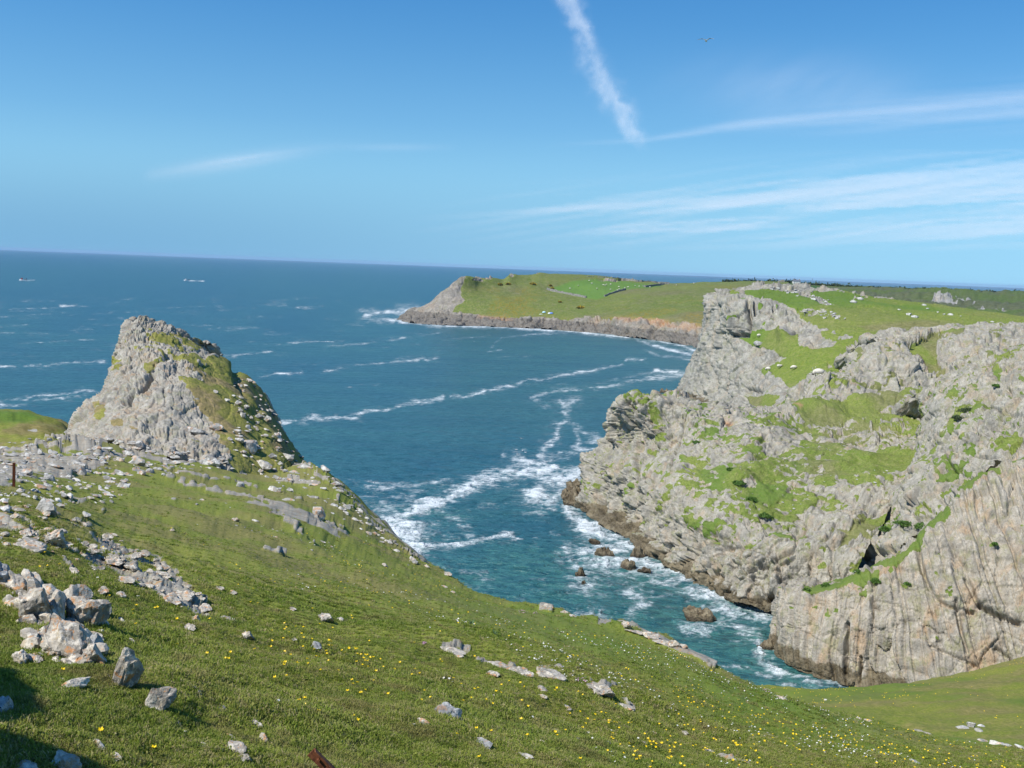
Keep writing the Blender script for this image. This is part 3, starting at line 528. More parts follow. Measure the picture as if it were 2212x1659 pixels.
def out_mask(mk, P, NN, x, y):
    am = np.full(len(P), .24); Z = lambda z: [(1805.4 + a * .1839, 664 + b * .1839) for a, b in z]
    for p, a in [(Z([(800, 420), (1000, 350), (1300, 300), (1200, 360), (1180, 480), (1200, 600), (1280, 700), (1120, 740), (1000, 620), (880, 520)]), .95), (Z([(700, 380), (860, 330), (980, 320), (900, 400), (780, 430)]), .45),
                 (Z([(960, 330), (1250, 260), (1500, 250), (1500, 290), (1200, 330)]), .7), (Z([(1400, 300), (1540, 300), (1520, 380), (1430, 350)]), .6), (Z([(1760, 520), (1900, 560), (1880, 640), (1780, 600)]), .6), (Z([(250, 520), (340, 530), (330, 570), (260, 570)]), .7),
                 (Z([(0, 960), (900, 950), (1200, 930), (1400, 700), (1600, 620), (1500, 800), (1300, 950), (900, 1050), (0, 1100)]), .5), (Z([(1740, 230), (2000, 280), (1900, 330), (1760, 280)]), .5)]:
        am = np.maximum(am, a * sstep(-6, 5, sdpoly(x, y, p)))
    mk['grass'] = sstep(.40, .60, am + fbm(P * .3, 4, 141) * .32 + fbm(P * 1.0, 3, 145) * .25); mk['dry'] = .55 * sstep(-.2, .4, fbm(P * .15, 3, 142) + .3 * sstep(1900, 1960, x))
    mk['earth'] = .8 * sstep(4, 1.5, sdline(x, y, Z([(900, 520), (1000, 620), (1120, 735)])))
def out_disp(P, N, mk, x, y):
    z = rock(P, [.3, -.3, .75], 3.2, 143, 4) * .7 + blocks(P, 8, 144) * 1.4 + blocks(P, 2.8, 146) * .45 + blocks(P, 1.1, 147) * .25 + pits(P, 2.2, 149) * .8
    return z * (1 - mk['grass'] * .75) + fbm(P / 12, 3, 148) * 1.6 - 2.2 * mk['grass'] * sstep(.0, .5, mk['grass']) * sstep(1940, 1980, x) * sstep(2060, 2020, x)
surface('limestone_outcrop', net(h_, 1.7), m_cliff, 'grey domed limestone outcrops on the slope above the cove', out_disp, out_mask)

# -- buttress and plateau
g_ = [[(1500, 845, 520), (1456, 852, 470), (1500, 866, 440), (1560, 885, 400), (1620, 900, 330), (1700, 905, 300), (1800, 890, 300), (2000, 850, 310), (2450, 850, 320)],
      [(1510, 815, 524), (1474, 827, 468), (1520, 832, 442), (1572, 838, 412), (1640, 852, 350), (1715, 850, 325), (1810, 832, 322), (2000, 800, 330), (2450, 800, 330)],
      [(1530, 772, 528), (1499, 777, 465), (1540, 782, 442), (1590, 788, 416), (1650, 792, 385), (1730, 790, 355), (1820, 772, 348), (2000, 770, 350), (2450, 770, 350)],
      [(1545, 725, 532), (1516, 730, 463), (1560, 733, 441), (1610, 737, 426), (1670, 738, 402), (1750, 736, 380), (1830, 730, 370), (2000, 730, 365), (2450, 745, 360)],
      [(1550, 690, 536), (1526, 694, 462), (1565, 696, 441), (1620, 697, 430), (1690, 692, 420), (1770, 692, 408), (1850, 690, 395), (2010, 705, 380), (2450, 725, 370)],
      [(1560, 652, 540), (1530, 657, 464), (1570, 652, 446), (1630, 650, 440), (1700, 656, 440), (1790, 660, 435), (1880, 670, 420), (2040, 690, 400), (2450, 715, 385)],
      [(1570, 640, 545), (1545, 635, 472), (1580, 633, 468), (1640, 630, 468), (1720, 636, 468), (1800, 642, 462), (1900, 652, 452), (2060, 674, 430), (2450, 705, 400)],
      [(1590, 638, 560), (1567, 629, 510), (1612, 625, 510), (1652, 614, 512), (1740, 621, 508), (1815, 629, 502), (1925, 646, 482), (2090, 667, 450), (2450, 712, 420)]]
g_.append(drop(g_[-1], 5, 25, -1.5)); g_.append(drop(g_[-2], 8, 70, -14)); g_.append(drop(g_[-3], 10, 110, -70))
Z1 = lambda z: [(1464 + a * .1839, 596 + b * .1839) for a, b in z]
def butt_mask(mk, P, NN, x, y):
    am = np.full(len(P), .12)
    for p, a in [(Z1([(820, 165), (1100, 150), (1500, 200), (1800, 180), (2300, 190), (4500, 500), (4500, 1300), (2000, 1300), (1300, 1300), (1200, 1180), (950, 1100), (1280, 960), (1100, 860), (900, 800), (700, 740), (850, 640), (960, 640), (1200, 620), (1220, 720), (1350, 700), (1410, 680), (1420, 830), (1600, 840), (1830, 830), (1880, 760), (1700, 700), (1640, 560), (1440, 460), (1380, 360), (1080, 250), (900, 240), (760, 200)]), 1.0),
                 (Z1([(950, 290), (1020, 330), (980, 380), (945, 370)]), .9), (Z1([(1150, 310), (1190, 330), (1160, 370)]), .8), (Z1([(780, 1400), (1200, 1400), (1080, 1560), (860, 1550)]), 1.0), (Z1([(940, 1100), (1230, 1120), (1200, 1180), (1000, 1150)]), .7), (Z1([(600, 180), (820, 170), (800, 260), (640, 240)]), .42)]:
        am = np.maximum(am, a * sstep(-4, 3, sdpoly(x, y, p)))
    for p, a in [(Z1([(820, 120), (1010, 95), (1250, 110), (1230, 180), (1100, 150), (880, 160)]), .2), (Z1([(1250, 130), (1450, 180), (1600, 230), (1560, 260), (1400, 210), (1260, 190)]), .42), (Z1([(1580, 230), (1700, 250), (1830, 340), (1750, 350), (1620, 280)]), .35),
                 (Z1([(1400, 380), (1650, 370), (1800, 440), (1980, 490), (1900, 510), (1700, 470), (1500, 440)]), .5), (Z1([(2030, 260), (2140, 240), (2170, 280), (2050, 310)]), .45), (Z1([(1750, 980), (1830, 1050), (1850, 1130), (1780, 1130)]), .6), (Z1([(1440, 840), (1560, 860), (1540, 940), (1420, 940)]), .62), (Z1([(1660, 600), (2060, 730), (2000, 750), (1650, 720)]), .5),
                 (Z1([(1300, 100), (1900, 150), (2600, 260), (2500, 280), (1900, 200), (1500, 170)]), .55)]:
        am = np.where(sdpoly(x, y, p) > -2, np.minimum(am, a + sstep(0, -4, sdpoly(x, y, p))), am)
    n = fbm(P * .13, 5, 161) + .5 * fbm(P * .6, 3, 160)
    mk['grass'] = sstep(.40, .60, am + n * .33); mk['dry'] = .22 * sstep(-.1, .5, fbm(P * .03, 4, 162) + .1); mk['lush'] = .5 * sstep(.0, .5, fbm(P * .02, 3, 163))
    paint(mk, 'dry', x, y, [Z1([(780, 1400), (1000, 1400), (980, 1540), (860, 1550)]), [(1850, 700), (2000, 690), (2080, 700), (1980, 718), (1880, 716)]], 8, .75)
    mk['gorse'] += 0
def butt_disp(P, N, mk, x, y):
    r = 1 - mk['grass'] * .85; steep = sstep(.9, .5, N[:, 2])
    z = rock(P, [.9, -.25, .1], 6, 164, 4) * 1.3 * steep + rock(P, [.1, -.3, .9], 4, 166, 3) * .5 + blocks(P, 10, 167) * 1.6 + blocks(P, 4.0, 168) * .6 + blocks(P, 1.6, 169) * .4 + pits(P, 3.5, 172) * 1.0
    z = z * r + fbm(P / 26, 3, 170) * 2.2 * steep + fbm(P / 12, 3, 171) * .5
    for l, wd, dp in [(Z1([(835, 290), (835, 470), (850, 560), (800, 690)]), 4.0, 5), (Z1([(905, 300), (900, 420), (870, 540)]), 2.5, 3.5), (Z1([(545, 300), (545, 430)]), 1.8, 2.5), (Z1([(590, 700), (690, 700), (800, 680)]), 4, 4.5), (Z1([(690, 480), (690, 680)]), 2.0, 2.5), (Z1([(1415, 590), (1330, 690)]), 2.5, 3), (Z1([(1125, 340), (1120, 420)]), 1.6, 2), (Z1([(520, 740), (510, 900)]), 1.6, 2), (Z1([(640, 900), (640, 1000)]), 1.5, 1.6), (Z1([(760, 1290), (960, 1330)]), 3, 2.5)]:
        z -= dp * np.exp(-(sdline(x, y, l) / wd) ** 2)
    z += 3.2 * sstep(10, 0, sdline(x, y, Z1([(620, 400), (620, 620)]))) * steep + 4.0 * np.exp(-(sdline(x, y, Z1([(1235, 670), (1250, 700)])) / 13) ** 2)
    return z
surface('buttress_headland', net(g_, 1.7), m_butt, 'tall limestone buttress with a green plateau behind it', butt_disp, butt_mask)

# -- far headland
Z7 = lambda z: [(813 + a * .3676, 555.7 + b * .3676) for a, b in z]
us = np.linspace(0, 1, 41)
i_ = [[(856, 690), (880, 697), (940, 702), (1030, 705), (1150, 710), (1270, 719), (1370, 730), (1460, 742), (1540, 762), (1700, 800)],
      [(860, 688, 1018), (890, 681, 1010), (960, 682, 990), (1040, 684, 975), (1150, 689, 962), (1270, 694, 925), (1370, 692, 885), (1460, 694, 840), (1540, 703, 800), (1700, 725, 740)],
      [(867, 684, 1040), (905, 668, 1028), (960, 655, 1012), (1050, 656, 1002), (1150, 661, 1000), (1270, 664, 985), (1370, 662, 950), (1460, 661, 920), (1540, 666, 880), (1700, 680, 820)],
      [(875, 680, 1060), (930, 655, 1045), (975, 622, 1032), (1050, 626, 1045), (1150, 629, 1055), (1270, 636, 1050), (1370, 636, 1030), (1460, 636, 1000), (1540, 636, 970), (1700, 640, 900)],
      [(880, 679, 1062), (909, 664, 1062), (949, 648, 1060), (968, 626, 1056), (986, 605, 1052), (1000, 595.5, 1050), (1015, 595.5, 1052), (1034, 602, 1066), (1056, 599, 1080), (1078, 603, 1090), (1092, 601.5, 1100), (1107, 591.5, 1108), (1122, 593.6, 1120), (1144, 594.5, 1130), (1157, 587.5, 1140), (1181, 590.5, 1150), (1272, 594, 1170), (1383, 606.5, 1185), (1456, 612.7, 1190), (1511, 610, 1180), (1622, 607.5, 1160), (1720, 612, 1150)]]
irows = []
for r in i_:
    a = np.array([z if len(z) == 3 else (z[0], z[1], at_z(*z)[1]) for z in r], float)
    # fractions follow each row's own ends so that the tip stays a tip
    X = a[0, 0] + (1700 - a[0, 0]) * us; v = pchip(a[:, 0], a[:, 1:], X)
    irows.append([(b, c[0], c[1]) for b, c in zip(X, v)])
irows[0] = [(b[0], b[1]) for b in irows[0]]
irows.append(drop(irows[-1], 3, 25, -4)); irows.append(drop(irows[-2], 10, 90, -28)); irows.append(drop(irows[-3], 15, 160, -90))
def far_mask(mk, P, NN, x, y):
    shore = np.interp(x, [850, 975, 1070, 1181, 1272, 1328, 1475, 1511, 1560, 1700], [640, 675, 682, 689, 692, 687, 692, 700, 706, 715]) + fbm(P * .03, 3, 180) * 4
    left = np.interp(y, [590, 597, 622, 647, 675, 700], [1008, 1004, 992, 1003, 976, 960]) + fbm(P * .05, 3, 181) * 6
    g = sstep(-2, 2, shore - y) * sstep(-4, 4, x - left)
    for cx, cy, rx, ry in ((1106, 594, 8, 3), (1157, 589, 8, 2.5), (1056, 600, 9, 2.2), (1330, 604, 60, 2), (1030, 603, 14, 4)): g = g * sstep(.5, 1.2, np.hypot((x - cx) / rx, (y - cy) / ry) + .4 * vnoise(P * .1, 6))
    mk['grass'] = g + .05; mk['dry'] = .5 * sstep(-.3, .5, fbm(P * .012, 4, 182)) * sstep(5, 30, y - 600)
    paint(mk, 'lush', x, y, [Z7([(1010, 185), (1060, 168), (1150, 145), (1240, 130), (1290, 125), (1400, 132), (1550, 148), (1690, 160), (1600, 172), (1440, 195), (1340, 232), (1290, 246), (1150, 222)])], 1.5, .8)
    mk['gorse'] = .9 * sstep(.05, .5, fbm(P * .018, 3, 183)) * sstep(.25, .0, mk['lush']) * sstep(612, 630, y)
    mk['earth'] = (.8 * sstep(.05, .4, fbm(P * .04, 3, 184)) * np.exp(-((y - shore - 2) / 3.5) ** 2)) + .85 * sstep(-3, 3, sdpoly(x, y, [(1328, 686), (1470, 692), (1515, 700), (1500, 710), (1440, 706), (1380, 699), (1330, 694)])) * sstep(-.4, .2, fbm(P * .05, 3, 186))
    mk['earth'] *= .6 * sstep(975, 1010, x)
    mk['dark'] = sstep(-3, 3, y - shore - 9 + fbm(P * .02, 3, 187) * 4)
def far_disp(P, N, mk, x, y):
    r = 1 - mk['grass']; mk.pop('dark')
    z = rock(P, [.75, -.2, .6], 12, 190, 4) * 2.0 + blocks(P, 22, 195) * 4.5 + blocks(P, 9, 191) * 2.0 + blocks(P, 4, 194) * .9
    return z * r * sstep(-1, 3, P[:, 2] + 1.5) * (.35 + .65 * np.maximum(sstep(985, 1030, x), sstep(14, 6, P[:, 2]))) + fbm(P / 45, 4, 192) * 2.2 * sstep(8, 25, P[:, 2]) * sstep(592, 612, y) + fbm(P / 9, 3, 193) * .35
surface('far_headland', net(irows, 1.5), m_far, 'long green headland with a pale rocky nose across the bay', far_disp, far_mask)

# -- far coast
j_ = [[(1560, 624, 1180), (1650, 632, 1150), (1800, 655, 800), (1950, 670, 650), (2100, 695, 600), (2212, 710, 580), (2600, 750, 550)],
      [(1560, 618, 1240), (1650, 620, 1220), (1800, 636, 960), (1950, 648, 850), (2100, 664, 800), (2212, 674, 760), (2600, 695, 700)],
      [(1560, 613, 1320), (1650, 613, 1310), (1800, 625, 1200), (1950, 633, 1150), (2100, 643, 1100), (2212, 648, 1100), (2600, 662, 1000)],
      [(1560, 609.5, 1400), (1624, 608.7, 1400), (1655, 607, 1400), (1718, 613, 1400), (1747, 615.3, 1400), (1816, 619, 1450), (1941, 624, 1500), (2014, 626.5, 1500), (2088, 630, 1500), (2168, 632.5, 1500), (2212, 631.5, 1500), (2600, 640, 1500)]]
jr = []
for r in j_:
    a = np.array(r, float); X = np.linspace(1560, 2600, 30); v = pchip(a[:, 0], a[:, 1:], X); jr.append([(b, c[0], c[1]) for b, c in zip(X, v)])
jr.append(drop(jr[-1], 0, 60, -4)); jr.append(drop(jr[-2], 0, 700, -60))
Z4 = lambda z: [(1941 + a * .1226, 569.3 + b * .1226) for a, b in z]
def coast_mask(mk, P, NN, x, y):
    am = np.full(len(P), 1.0)
    for p in [Z4([(560, 690), (700, 620), (760, 560), (900, 560), (960, 600), (900, 640), (960, 700), (1060, 690), (980, 750), (760, 715)]), Z4([(980, 600), (1180, 630), (1230, 610), (1290, 620), (1240, 680), (1180, 690), (1080, 650)]), Z4([(1290, 710), (1350, 705), (1370, 730), (1300, 740)]), Z4([(1380, 815), (1490, 750), (1540, 800), (1500, 830)]), Z4([(1810, 880), (1850, 850), (1920, 880), (1860, 920)]), Z4([(1680, 850), (1780, 880), (1680, 860)])]:
        am = np.minimum(am, sstep(1.2, -1.0, sdpoly(x, y, p) + fbm(P * .05, 3, 201) * 1.0))
    mk['grass'] = am; mk['dry'] = .7 * sstep(-.1, .4, fbm(P * .01, 4, 202)); mk['gorse'] = .5 * sstep(.1, .5, fbm(P * .012, 3, 203))
    paint(mk, 'lush', x, y, [[(1640, 609), (1700, 613), (1790, 620), (1800, 624), (1700, 620), (1640, 613)]], 1.5, 1.0)
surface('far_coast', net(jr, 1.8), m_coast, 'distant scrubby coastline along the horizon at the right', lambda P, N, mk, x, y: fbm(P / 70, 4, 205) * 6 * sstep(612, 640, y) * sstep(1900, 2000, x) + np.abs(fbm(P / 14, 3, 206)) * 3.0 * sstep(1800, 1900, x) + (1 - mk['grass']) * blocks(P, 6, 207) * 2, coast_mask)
#SEA
# ------------------------------------------------------------------ sea
FOAM = [  # (line, half width, strength) on the print
 ([(1255, 1190), (1340, 1195), (1420, 1230), (1500, 1275)], 15, .72), ([(1222, 1185), (1245, 1225)], 12, .55), ([(1235, 1060), (1222, 1100), (1265, 1135), (1335, 1168)], 9, .95), ([(1480, 1362), (1530, 1366)], 7, .8), ([(1640, 1380), (1655, 1425), (1700, 1452)], 6, .8),
 ([(560, 915), (625, 912), (760, 900), (860, 876), (955, 858)], 4.5, .62), ([(900, 872), (925, 863), (955, 858)], 4, .5), ([(975, 857), (1060, 840), (1150, 822), (1230, 806), (1305, 795)], 4, .55), ([(1305, 795), (1345, 783), (1352, 774), (1375, 780), (1395, 779)], 3, .45),
 ([(1150, 860), (1185, 850), (1240, 842), (1300, 836), (1380, 822), (1500, 803)], 8, .5), ([(1250, 838), (1340, 818), (1430, 803), (1500, 798)], 5, .4), ([(1420, 801), (1455, 805)], 3, .8),
 ([(1215, 862), (1250, 860), (1245, 870), (1225, 878), (1215, 885)], 9, .5), ([(1160, 866), (1190, 885), (1215, 885)], 10, .35), ([(1215, 872), (1228, 900), (1205, 925), (1192, 950), (1168, 985), (1185, 1005), (1175, 1020)], 11, .62), ([(1225, 900), (1250, 922), (1275, 942), (1292, 950)], 8, .5), ([(1258, 940), (1240, 965), (1290, 972)], 5, .5), ([(1195, 985), (1230, 983), (1262, 990)], 10, .4), ([(1170, 995), (1230, 1000)], 14, .3),
 ([(1190, 1005), (1150, 1018), (1080, 1022), (1030, 1040), (985, 1070), (930, 1088), (890, 1105), (850, 1128)], 11, .85), ([(1120, 985), (1140, 997), (1180, 1005)], 9, .55), ([(1105, 985), (1090, 980)], 5, .4), ([(750, 1040), (830, 1050), (930, 1042), (1010, 1035), (1080, 1020)], 8, .38), ([(780, 1085), (850, 1075), (930, 1060), (1000, 1050)], 10, .36), ([(800, 1120), (860, 1095)], 14, .4),
 ([(855, 1145), (878, 1160), (890, 1172)], 24, 1.25), ([(850, 1120), (870, 1110)], 12, .6), ([(890, 1178), (925, 1182), (950, 1175), (1020, 1170), (1070, 1162), (1095, 1158), (1120, 1165)], 4.5, .72), ([(960, 1110), (1000, 1130), (1010, 1150)], 12, .36), ([(1010, 1100), (1100, 1085)], 8, .3), ([(700, 1035), (780, 1045)], 7, .4),
 ([(1150, 1075), (1170, 1050), (1215, 1040), (1250, 1030)], 16, .85), ([(1170, 1090), (1215, 1062)], 12, .75), ([(1235, 1105), (1270, 1130), (1330, 1160), (1395, 1200)], 11, .72), ([(1220, 1095), (1260, 1125)], 8, .7), ([(1395, 1210), (1440, 1228), (1500, 1262), (1560, 1295)], 10, .7), ([(1260, 1190), (1330, 1180), (1290, 1215), (1390, 1225)], 22, .62), ([(1240, 1245), (1270, 1240), (1265, 1262)], 15, .75), ([(1350, 1150), (1400, 1180)], 10, .6), ([(1400, 1240), (1480, 1265), (1520, 1290)], 13, .55), ([(1210, 1200), (1240, 1230)], 14, .42),
 ([(1362, 1282), (1385, 1300), (1400, 1308)], 11, .62), ([(1400, 1308), (1350, 1330), (1330, 1345)], 7, .5), ([(1400, 1290), (1450, 1285)], 4, .45), ([(1330, 1345), (1250, 1325), (1290, 1330)], 10, .5), ([(1530, 1300), (1570, 1322), (1640, 1330), (1672, 1338)], 12, .66), ([(1470, 1350), (1520, 1362), (1560, 1350)], 8, .62), ([(1550, 1330), (1610, 1360), (1650, 1372)], 9, .5), ([(1590, 1385), (1650, 1378)], 6, .5), ([(1630, 1405), (1670, 1430)], 7, .5), ([(1540, 1440), (1620, 1442), (1660, 1460), (1720, 1482)], 4, .5), ([(1660, 1440), (1760, 1475), (1830, 1490)], 6, .5),
 ([(785, 682), (820, 676), (870, 671), (890, 668)], 7, .95), ([(800, 688), (860, 692), (880, 698)], 5, .9), ([(862, 697), (940, 703), (1030, 706), (1150, 711), (1270, 719), (1370, 730), (1460, 744), (1505, 757)], 2.6, .85), ([(1380, 738), (1430, 752), (1500, 768)], 4, .6), ([(1390, 755), (1420, 768), (1470, 772), (1500, 780)], 4, .45),
 ([(1065, 748), (1085, 730), (1150, 722), (1250, 718)], 3.5, .5), ([(1055, 757), (1085, 755)], 2.5, .4), ([(960, 735), (1080, 722)], 3, .3), ([(700, 748), (780, 742), (830, 736), (890, 728)], 3.5, .5), ([(880, 730), (960, 718)], 2, .35), ([(700, 800), (780, 790), (850, 779), (950, 772)], 3.5, .5), ([(850, 780), (945, 775)], 2.5, .4), ([(1075, 770), (1150, 768)], 2, .3),
 ([(0, 792), (120, 787), (222, 782)], 3.5, .62), ([(0, 866), (90, 856), (200, 842)], 3.5, .6), ([(0, 878), (60, 872), (180, 852)], 6, .5), ([(30, 742), (120, 738), (220, 731)], 2.2, .42), ([(490, 768), (540, 765), (585, 761)], 3, .55), ([(560, 814), (600, 808), (655, 806)], 6, .4), ([(590, 806), (650, 805)], 2, .9), ([(620, 742), (690, 738), (750, 736)], 2, .42), ([(740, 838), (780, 832), (815, 828)], 2, .45), ([(560, 795), (700, 784)], 4, .3),
 ([(0, 653), (120, 650), (290, 647)], 1.5, .35), ([(130, 661), (165, 661)], 2, .8), ([(20, 668), (200, 662)], 1.4, .4), ([(0, 684), (110, 678)], 1.8, .35), ([(200, 678), (340, 672)], 1.4, .35), ([(190, 690), (270, 686)], 1.6, .4), ([(300, 668), (440, 662)], 1.3, .35), ([(640, 664), (700, 661)], 1.4, .5), ([(430, 655), (700, 644)], 1.2, .28), ([(0, 706), (60, 702)], 2.2, .42), ([(0, 720), (30, 718)], 3, .4), ([(330, 636), (620, 632)], 1, .25), ([(40, 606), (75, 605)], .8, .6), ([(408, 606), (440, 607)], .7, .6), ([(1060, 1055), (1070, 1056)], 2, .3)]
az = np.radians(np.r_[np.linspace(-70, -30, 40)[:-1], np.linspace(-30, 30, 760), np.linspace(30, 70, 30)[1:]])
dep = np.r_[np.linspace(.00155, .012, 16), np.linspace(.012, .44, 520)[1:], np.linspace(.44, .9, 30)[1:]]
Yd = EYE / dep[::-1]
GX = np.tan(az)[None, :] * Yd[:, None]; GS = np.stack([GX, np.repeat(Yd[:, None], len(az), 1), np.zeros_like(GX)], 2)
P = GS.reshape(-1, 3).copy(); x, y = to_print(P)
inb = (x > -60) & (x < 2300) & (y < 1560)
fo = np.zeros(len(P)); xi, yi, Pi = x[inb], y[inb], P[inb]
dd = np.maximum(Pi[:, 1:2], 60); sc2 = 9 / 2212.
wx = fbm(np.c_[xi / 46, yi / 24, 0 * xi], 5, 300, .62) * 13; wy = fbm(np.c_[xi / 42, yi / 20, 0 * xi + 5], 5, 301, .62) * 7
sm = sstep(640, 900, yi); X2 = xi + wx * sm; Y2 = yi + wy * np.clip(sm, .15, 1)
f = np.zeros(len(xi))
for l, wd, a in FOAM:
    lo = min(p[0] for p in l) - wd * 4 - 12; hi = max(p[0] for p in l) + wd * 4 + 12; s = (xi > lo) & (xi < hi)
    d = sdline(X2[s], Y2[s], l); f[s] = np.maximum(f[s], np.maximum(np.minimum(1.2, a * 1.05) * np.exp(-(d / (wd * (.95 if l[0][1] < 900 else 1.7))) ** 1.5), .56 * a * np.exp(-(d / (wd * 3.0)) ** 1.5)))
cov = sstep(900, 1250, yi)
st = fbm(np.c_[xi / 60, yi / 6, 0 * xi], 4, 305)
f = np.maximum(f, .24 * sstep(.12, .6, st) * sstep(620, 650, yi) * sstep(900, 720, yi) * sstep(1400, 900, xi))
f = np.maximum(f, .30 * sstep(.1, .7, fbm(np.c_[xi / 40, yi / 16, 0 * xi], 4, 306)) * sstep(1000, 1150, yi))
f = f * np.clip(.95 + .55 * fbm(np.c_[xi / 55, yi / 10, 0 * xi], 5, 307, .6), .35, 1.3) * np.clip(.95 + .5 * fbm(np.c_[xi / 11, yi / 4.5, 0 * xi], 4, 309, .65), .12, 1.35)
fo[inb] = f
tone = .35 + .5 * sstep(1000, 1300, y) + .22 * fbm(np.c_[x / 160, y / 50, x * 0], 3, 310) + .3 * sstep(500, 1250, x) * sstep(700, 760, y) * sstep(1000, 820, y)
P[:, 2] += (fbm(P * np.array([.16, .30, 1]), 3, 320) * .30 + fbm(P * np.array([.6, .9, 1]), 2, 322) * .10) * sstep(420, 150, P[:, 1]) + .35 * sstep(.4, 1.1, fo) * sstep(420, 200, P[:, 1])
ms, t = newmat('sea_water'); N = NT(t); g = N.coords()
g1 = N.coords(scale=(.55, 1.15, 1), rot=(0, 0, .25)); g2 = N.coords(scale=(.05, .11, 1), rot=(0, 0, .2))
n1 = N.noise(g1, .55, 5, .62); n2 = N.noise(g1, 2.3, 3, .6); n3 = N.noise(g2, .35, 4, .6); n4 = N.noise(g2, 1.2, 4, .62)
tn = N.attr('tone'); c = N.mix(tn, (.022, .102, .150), (.052, .166, .144)); c = N.mix(N.m('MULTIPLY', N.ramp(n3, .35, .7), .5), c, (.013, .076, .112)); c = N.mix(N.m('MULTIPLY', N.ramp(n1, .38, .64), .75), c, (.010, .064, .082))
fa = N.attr('foam'); fn = N.noise(N.coords(scale=(.8, 1, 1)), .55, 8, .78, 1.2); fn2 = N.noise(N.coords(scale=(.05, .1, 1)), 1.6, 6, .75, .8)
far = N.ramp(N.n('CameraData').outputs['View Distance'], 250, 700) if False else None
mixn = N.m('ADD', N.m('MULTIPLY', fn, .55), N.m('MULTIPLY', fn2, .45))
v = N.m('ADD', fa, N.m('MULTIPLY', N.m('SUBTRACT', mixn, .5), 3.4))
ff = N.m('MULTIPLY', N.ramp(v, .14, 1.12), N.ramp(fa, .02, .42, 0., 1.))
c = N.mix(N.m('MULTIPLY', ff, .85), c, (.74, .78, .78))
hb = N.m('ADD', N.m('MULTIPLY', n1, 1.0), N.m('ADD', N.m('MULTIPLY', n2, .35), N.m('MULTIPLY', n4, 3.0)))
ro = N.m('ADD', .30, N.m('MULTIPLY', ff, .5))
N.out(c, ro, hb, .8, 1.1, .5, IOR=1.33)
sea = grid_mesh('sea', P.reshape(GS.shape), ms, dict(foam=fo, tone=np.clip(tone, 0, 1)), 'blue green sea streaked with lines of white foam')

# ------------------------------------------------------------------ sky sheets: cirrus and a broken contrail
def cloud_mat(name, k):
    m, t = newmat(name); N = NT(t); a = N.attr('veil')
    di = N.n('BsdfDiffuse'); di.inputs[0].default_value = (.9, .92, .95, 1); tl = N.n('BsdfTranslucent'); tl.inputs[0].default_value = (.9, .92, .95, 1)
    ad = N.n('MixShader'); ad.inputs[0].default_value = .6; N.l(di.outputs[0], ad.inputs[1]); N.l(tl.outputs[0], ad.inputs[2])
    tr = N.n('BsdfTransparent'); mx = N.n('MixShader'); N.l(N.m('MULTIPLY', a, k), mx.inputs[0]); N.l(tr.outputs[0], mx.inputs[1]); N.l(ad.outputs[0], mx.inputs[2])
    o = N.n('OutputMaterial'); N.l(mx.outputs[0], o.inputs[0]); return m
mcl = cloud_mat('ice_cloud', 1.0)
def veil(name, x0, x1, y0, y1, z, step, fn, label):
    xs = np.arange(x0, x1 + step, step); ys = np.arange(y0, y1 + step, step)
    G = np.array([[at_z(a, b, z) for a in xs] for b in ys]); X, Y = np.meshgrid(xs, ys)
    A = fn(X.ravel(), Y.ravel()); A *= sstep(x0, x0 + 30, X.ravel()) * sstep(x1, x1 - 30, X.ravel()) * sstep(y0, y0 + 8, Y.ravel()) * sstep(y1, y1 - 8, Y.ravel())
    dz = fbm(G.reshape(-1, 3) / 900, 3, 400) * 60; 
    o = grid_mesh(name, G, mcl, dict(veil=np.clip(A, 0, 1)), label, 'stuff'); return o
def streaks(x, y, th, L, T_, s, o=4):
    c, s_ = math.cos(th), math.sin(th); a = (x * c + y * s_) / L; b = (-x * s_ + y * c) / T_; return fbm(np.c_[a, b, 0 * a], o, s)
def cir_a(x, y):
    c = np.interp(x, [1100, 1390, 1550, 1700, 1900, 2212, 2500], [318, 303, 278, 262, 250, 228, 210]); w_ = np.interp(x, [1100, 1390, 1550, 1700, 1900, 2212, 2500], [3, 6, 10, 24, 38, 52, 60])
    b = np.exp(-(np.where(y > c, (y - c) / (w_ * .9), (y - c) / w_)) ** 2 * 1.2); l = np.exp(-((y - c - w_ * .3) / (3 + w_ * .12)) ** 2) * .3
    fan = np.exp(-((x - 1720) / 190) ** 2 - ((y - 190) / 60) ** 2) * (.55 + .25 * streaks(x, y, -.5, 160, 40, 410)) * .27
    return .27 * b * (.7 + .6 * streaks(x, y, -.08, 420, 14, 411)) * sstep(1150, 1650, x) + l * .22 * sstep(1150, 1500, x) + np.maximum(fan, 0)
veil('cirrus_cloud', 1050, 2500, 60, 330, 3500, 5, cir_a, 'fan of thin cirrus rising to the right beside the contrail')
def cir_b(x, y):
    t = streaks(x, y, -.06, 480, 15, 420, 5); t2 = streaks(x, y, -.15, 300, 9, 421)
    e_ = sstep(330, 440, y + (x - 1600) * .10) * sstep(560, 480, y) * sstep(850, 1350, x)
    return np.clip(.34 * sstep(-.35, .5, t) + .16 * t2 + .05, 0, 1) * e_
veil('cirrus_cloud', 850, 2500, 320, 545, 3550, 5, cir_b, 'wide pale bands of cirrus low over the far coast')
def cir_c(x, y):
    a = np.exp(-((x - 500 - (352 - y) * 1.5) / 115) ** 2 - ((y - 353 + (x - 480) * .13) / 15) ** 2); b = np.exp(-((x - 850) / 100) ** 2 - ((y - 318) / 7) ** 2)
    return .26 * a * (1 + .4 * streaks(x, y, -.15, 150, 8, 430)) + .10 * b
veil('cirrus_cloud', 300, 1000, 290, 400, 3500, 5, cir_c, 'small isolated wisp of cirrus above the sea on the left')
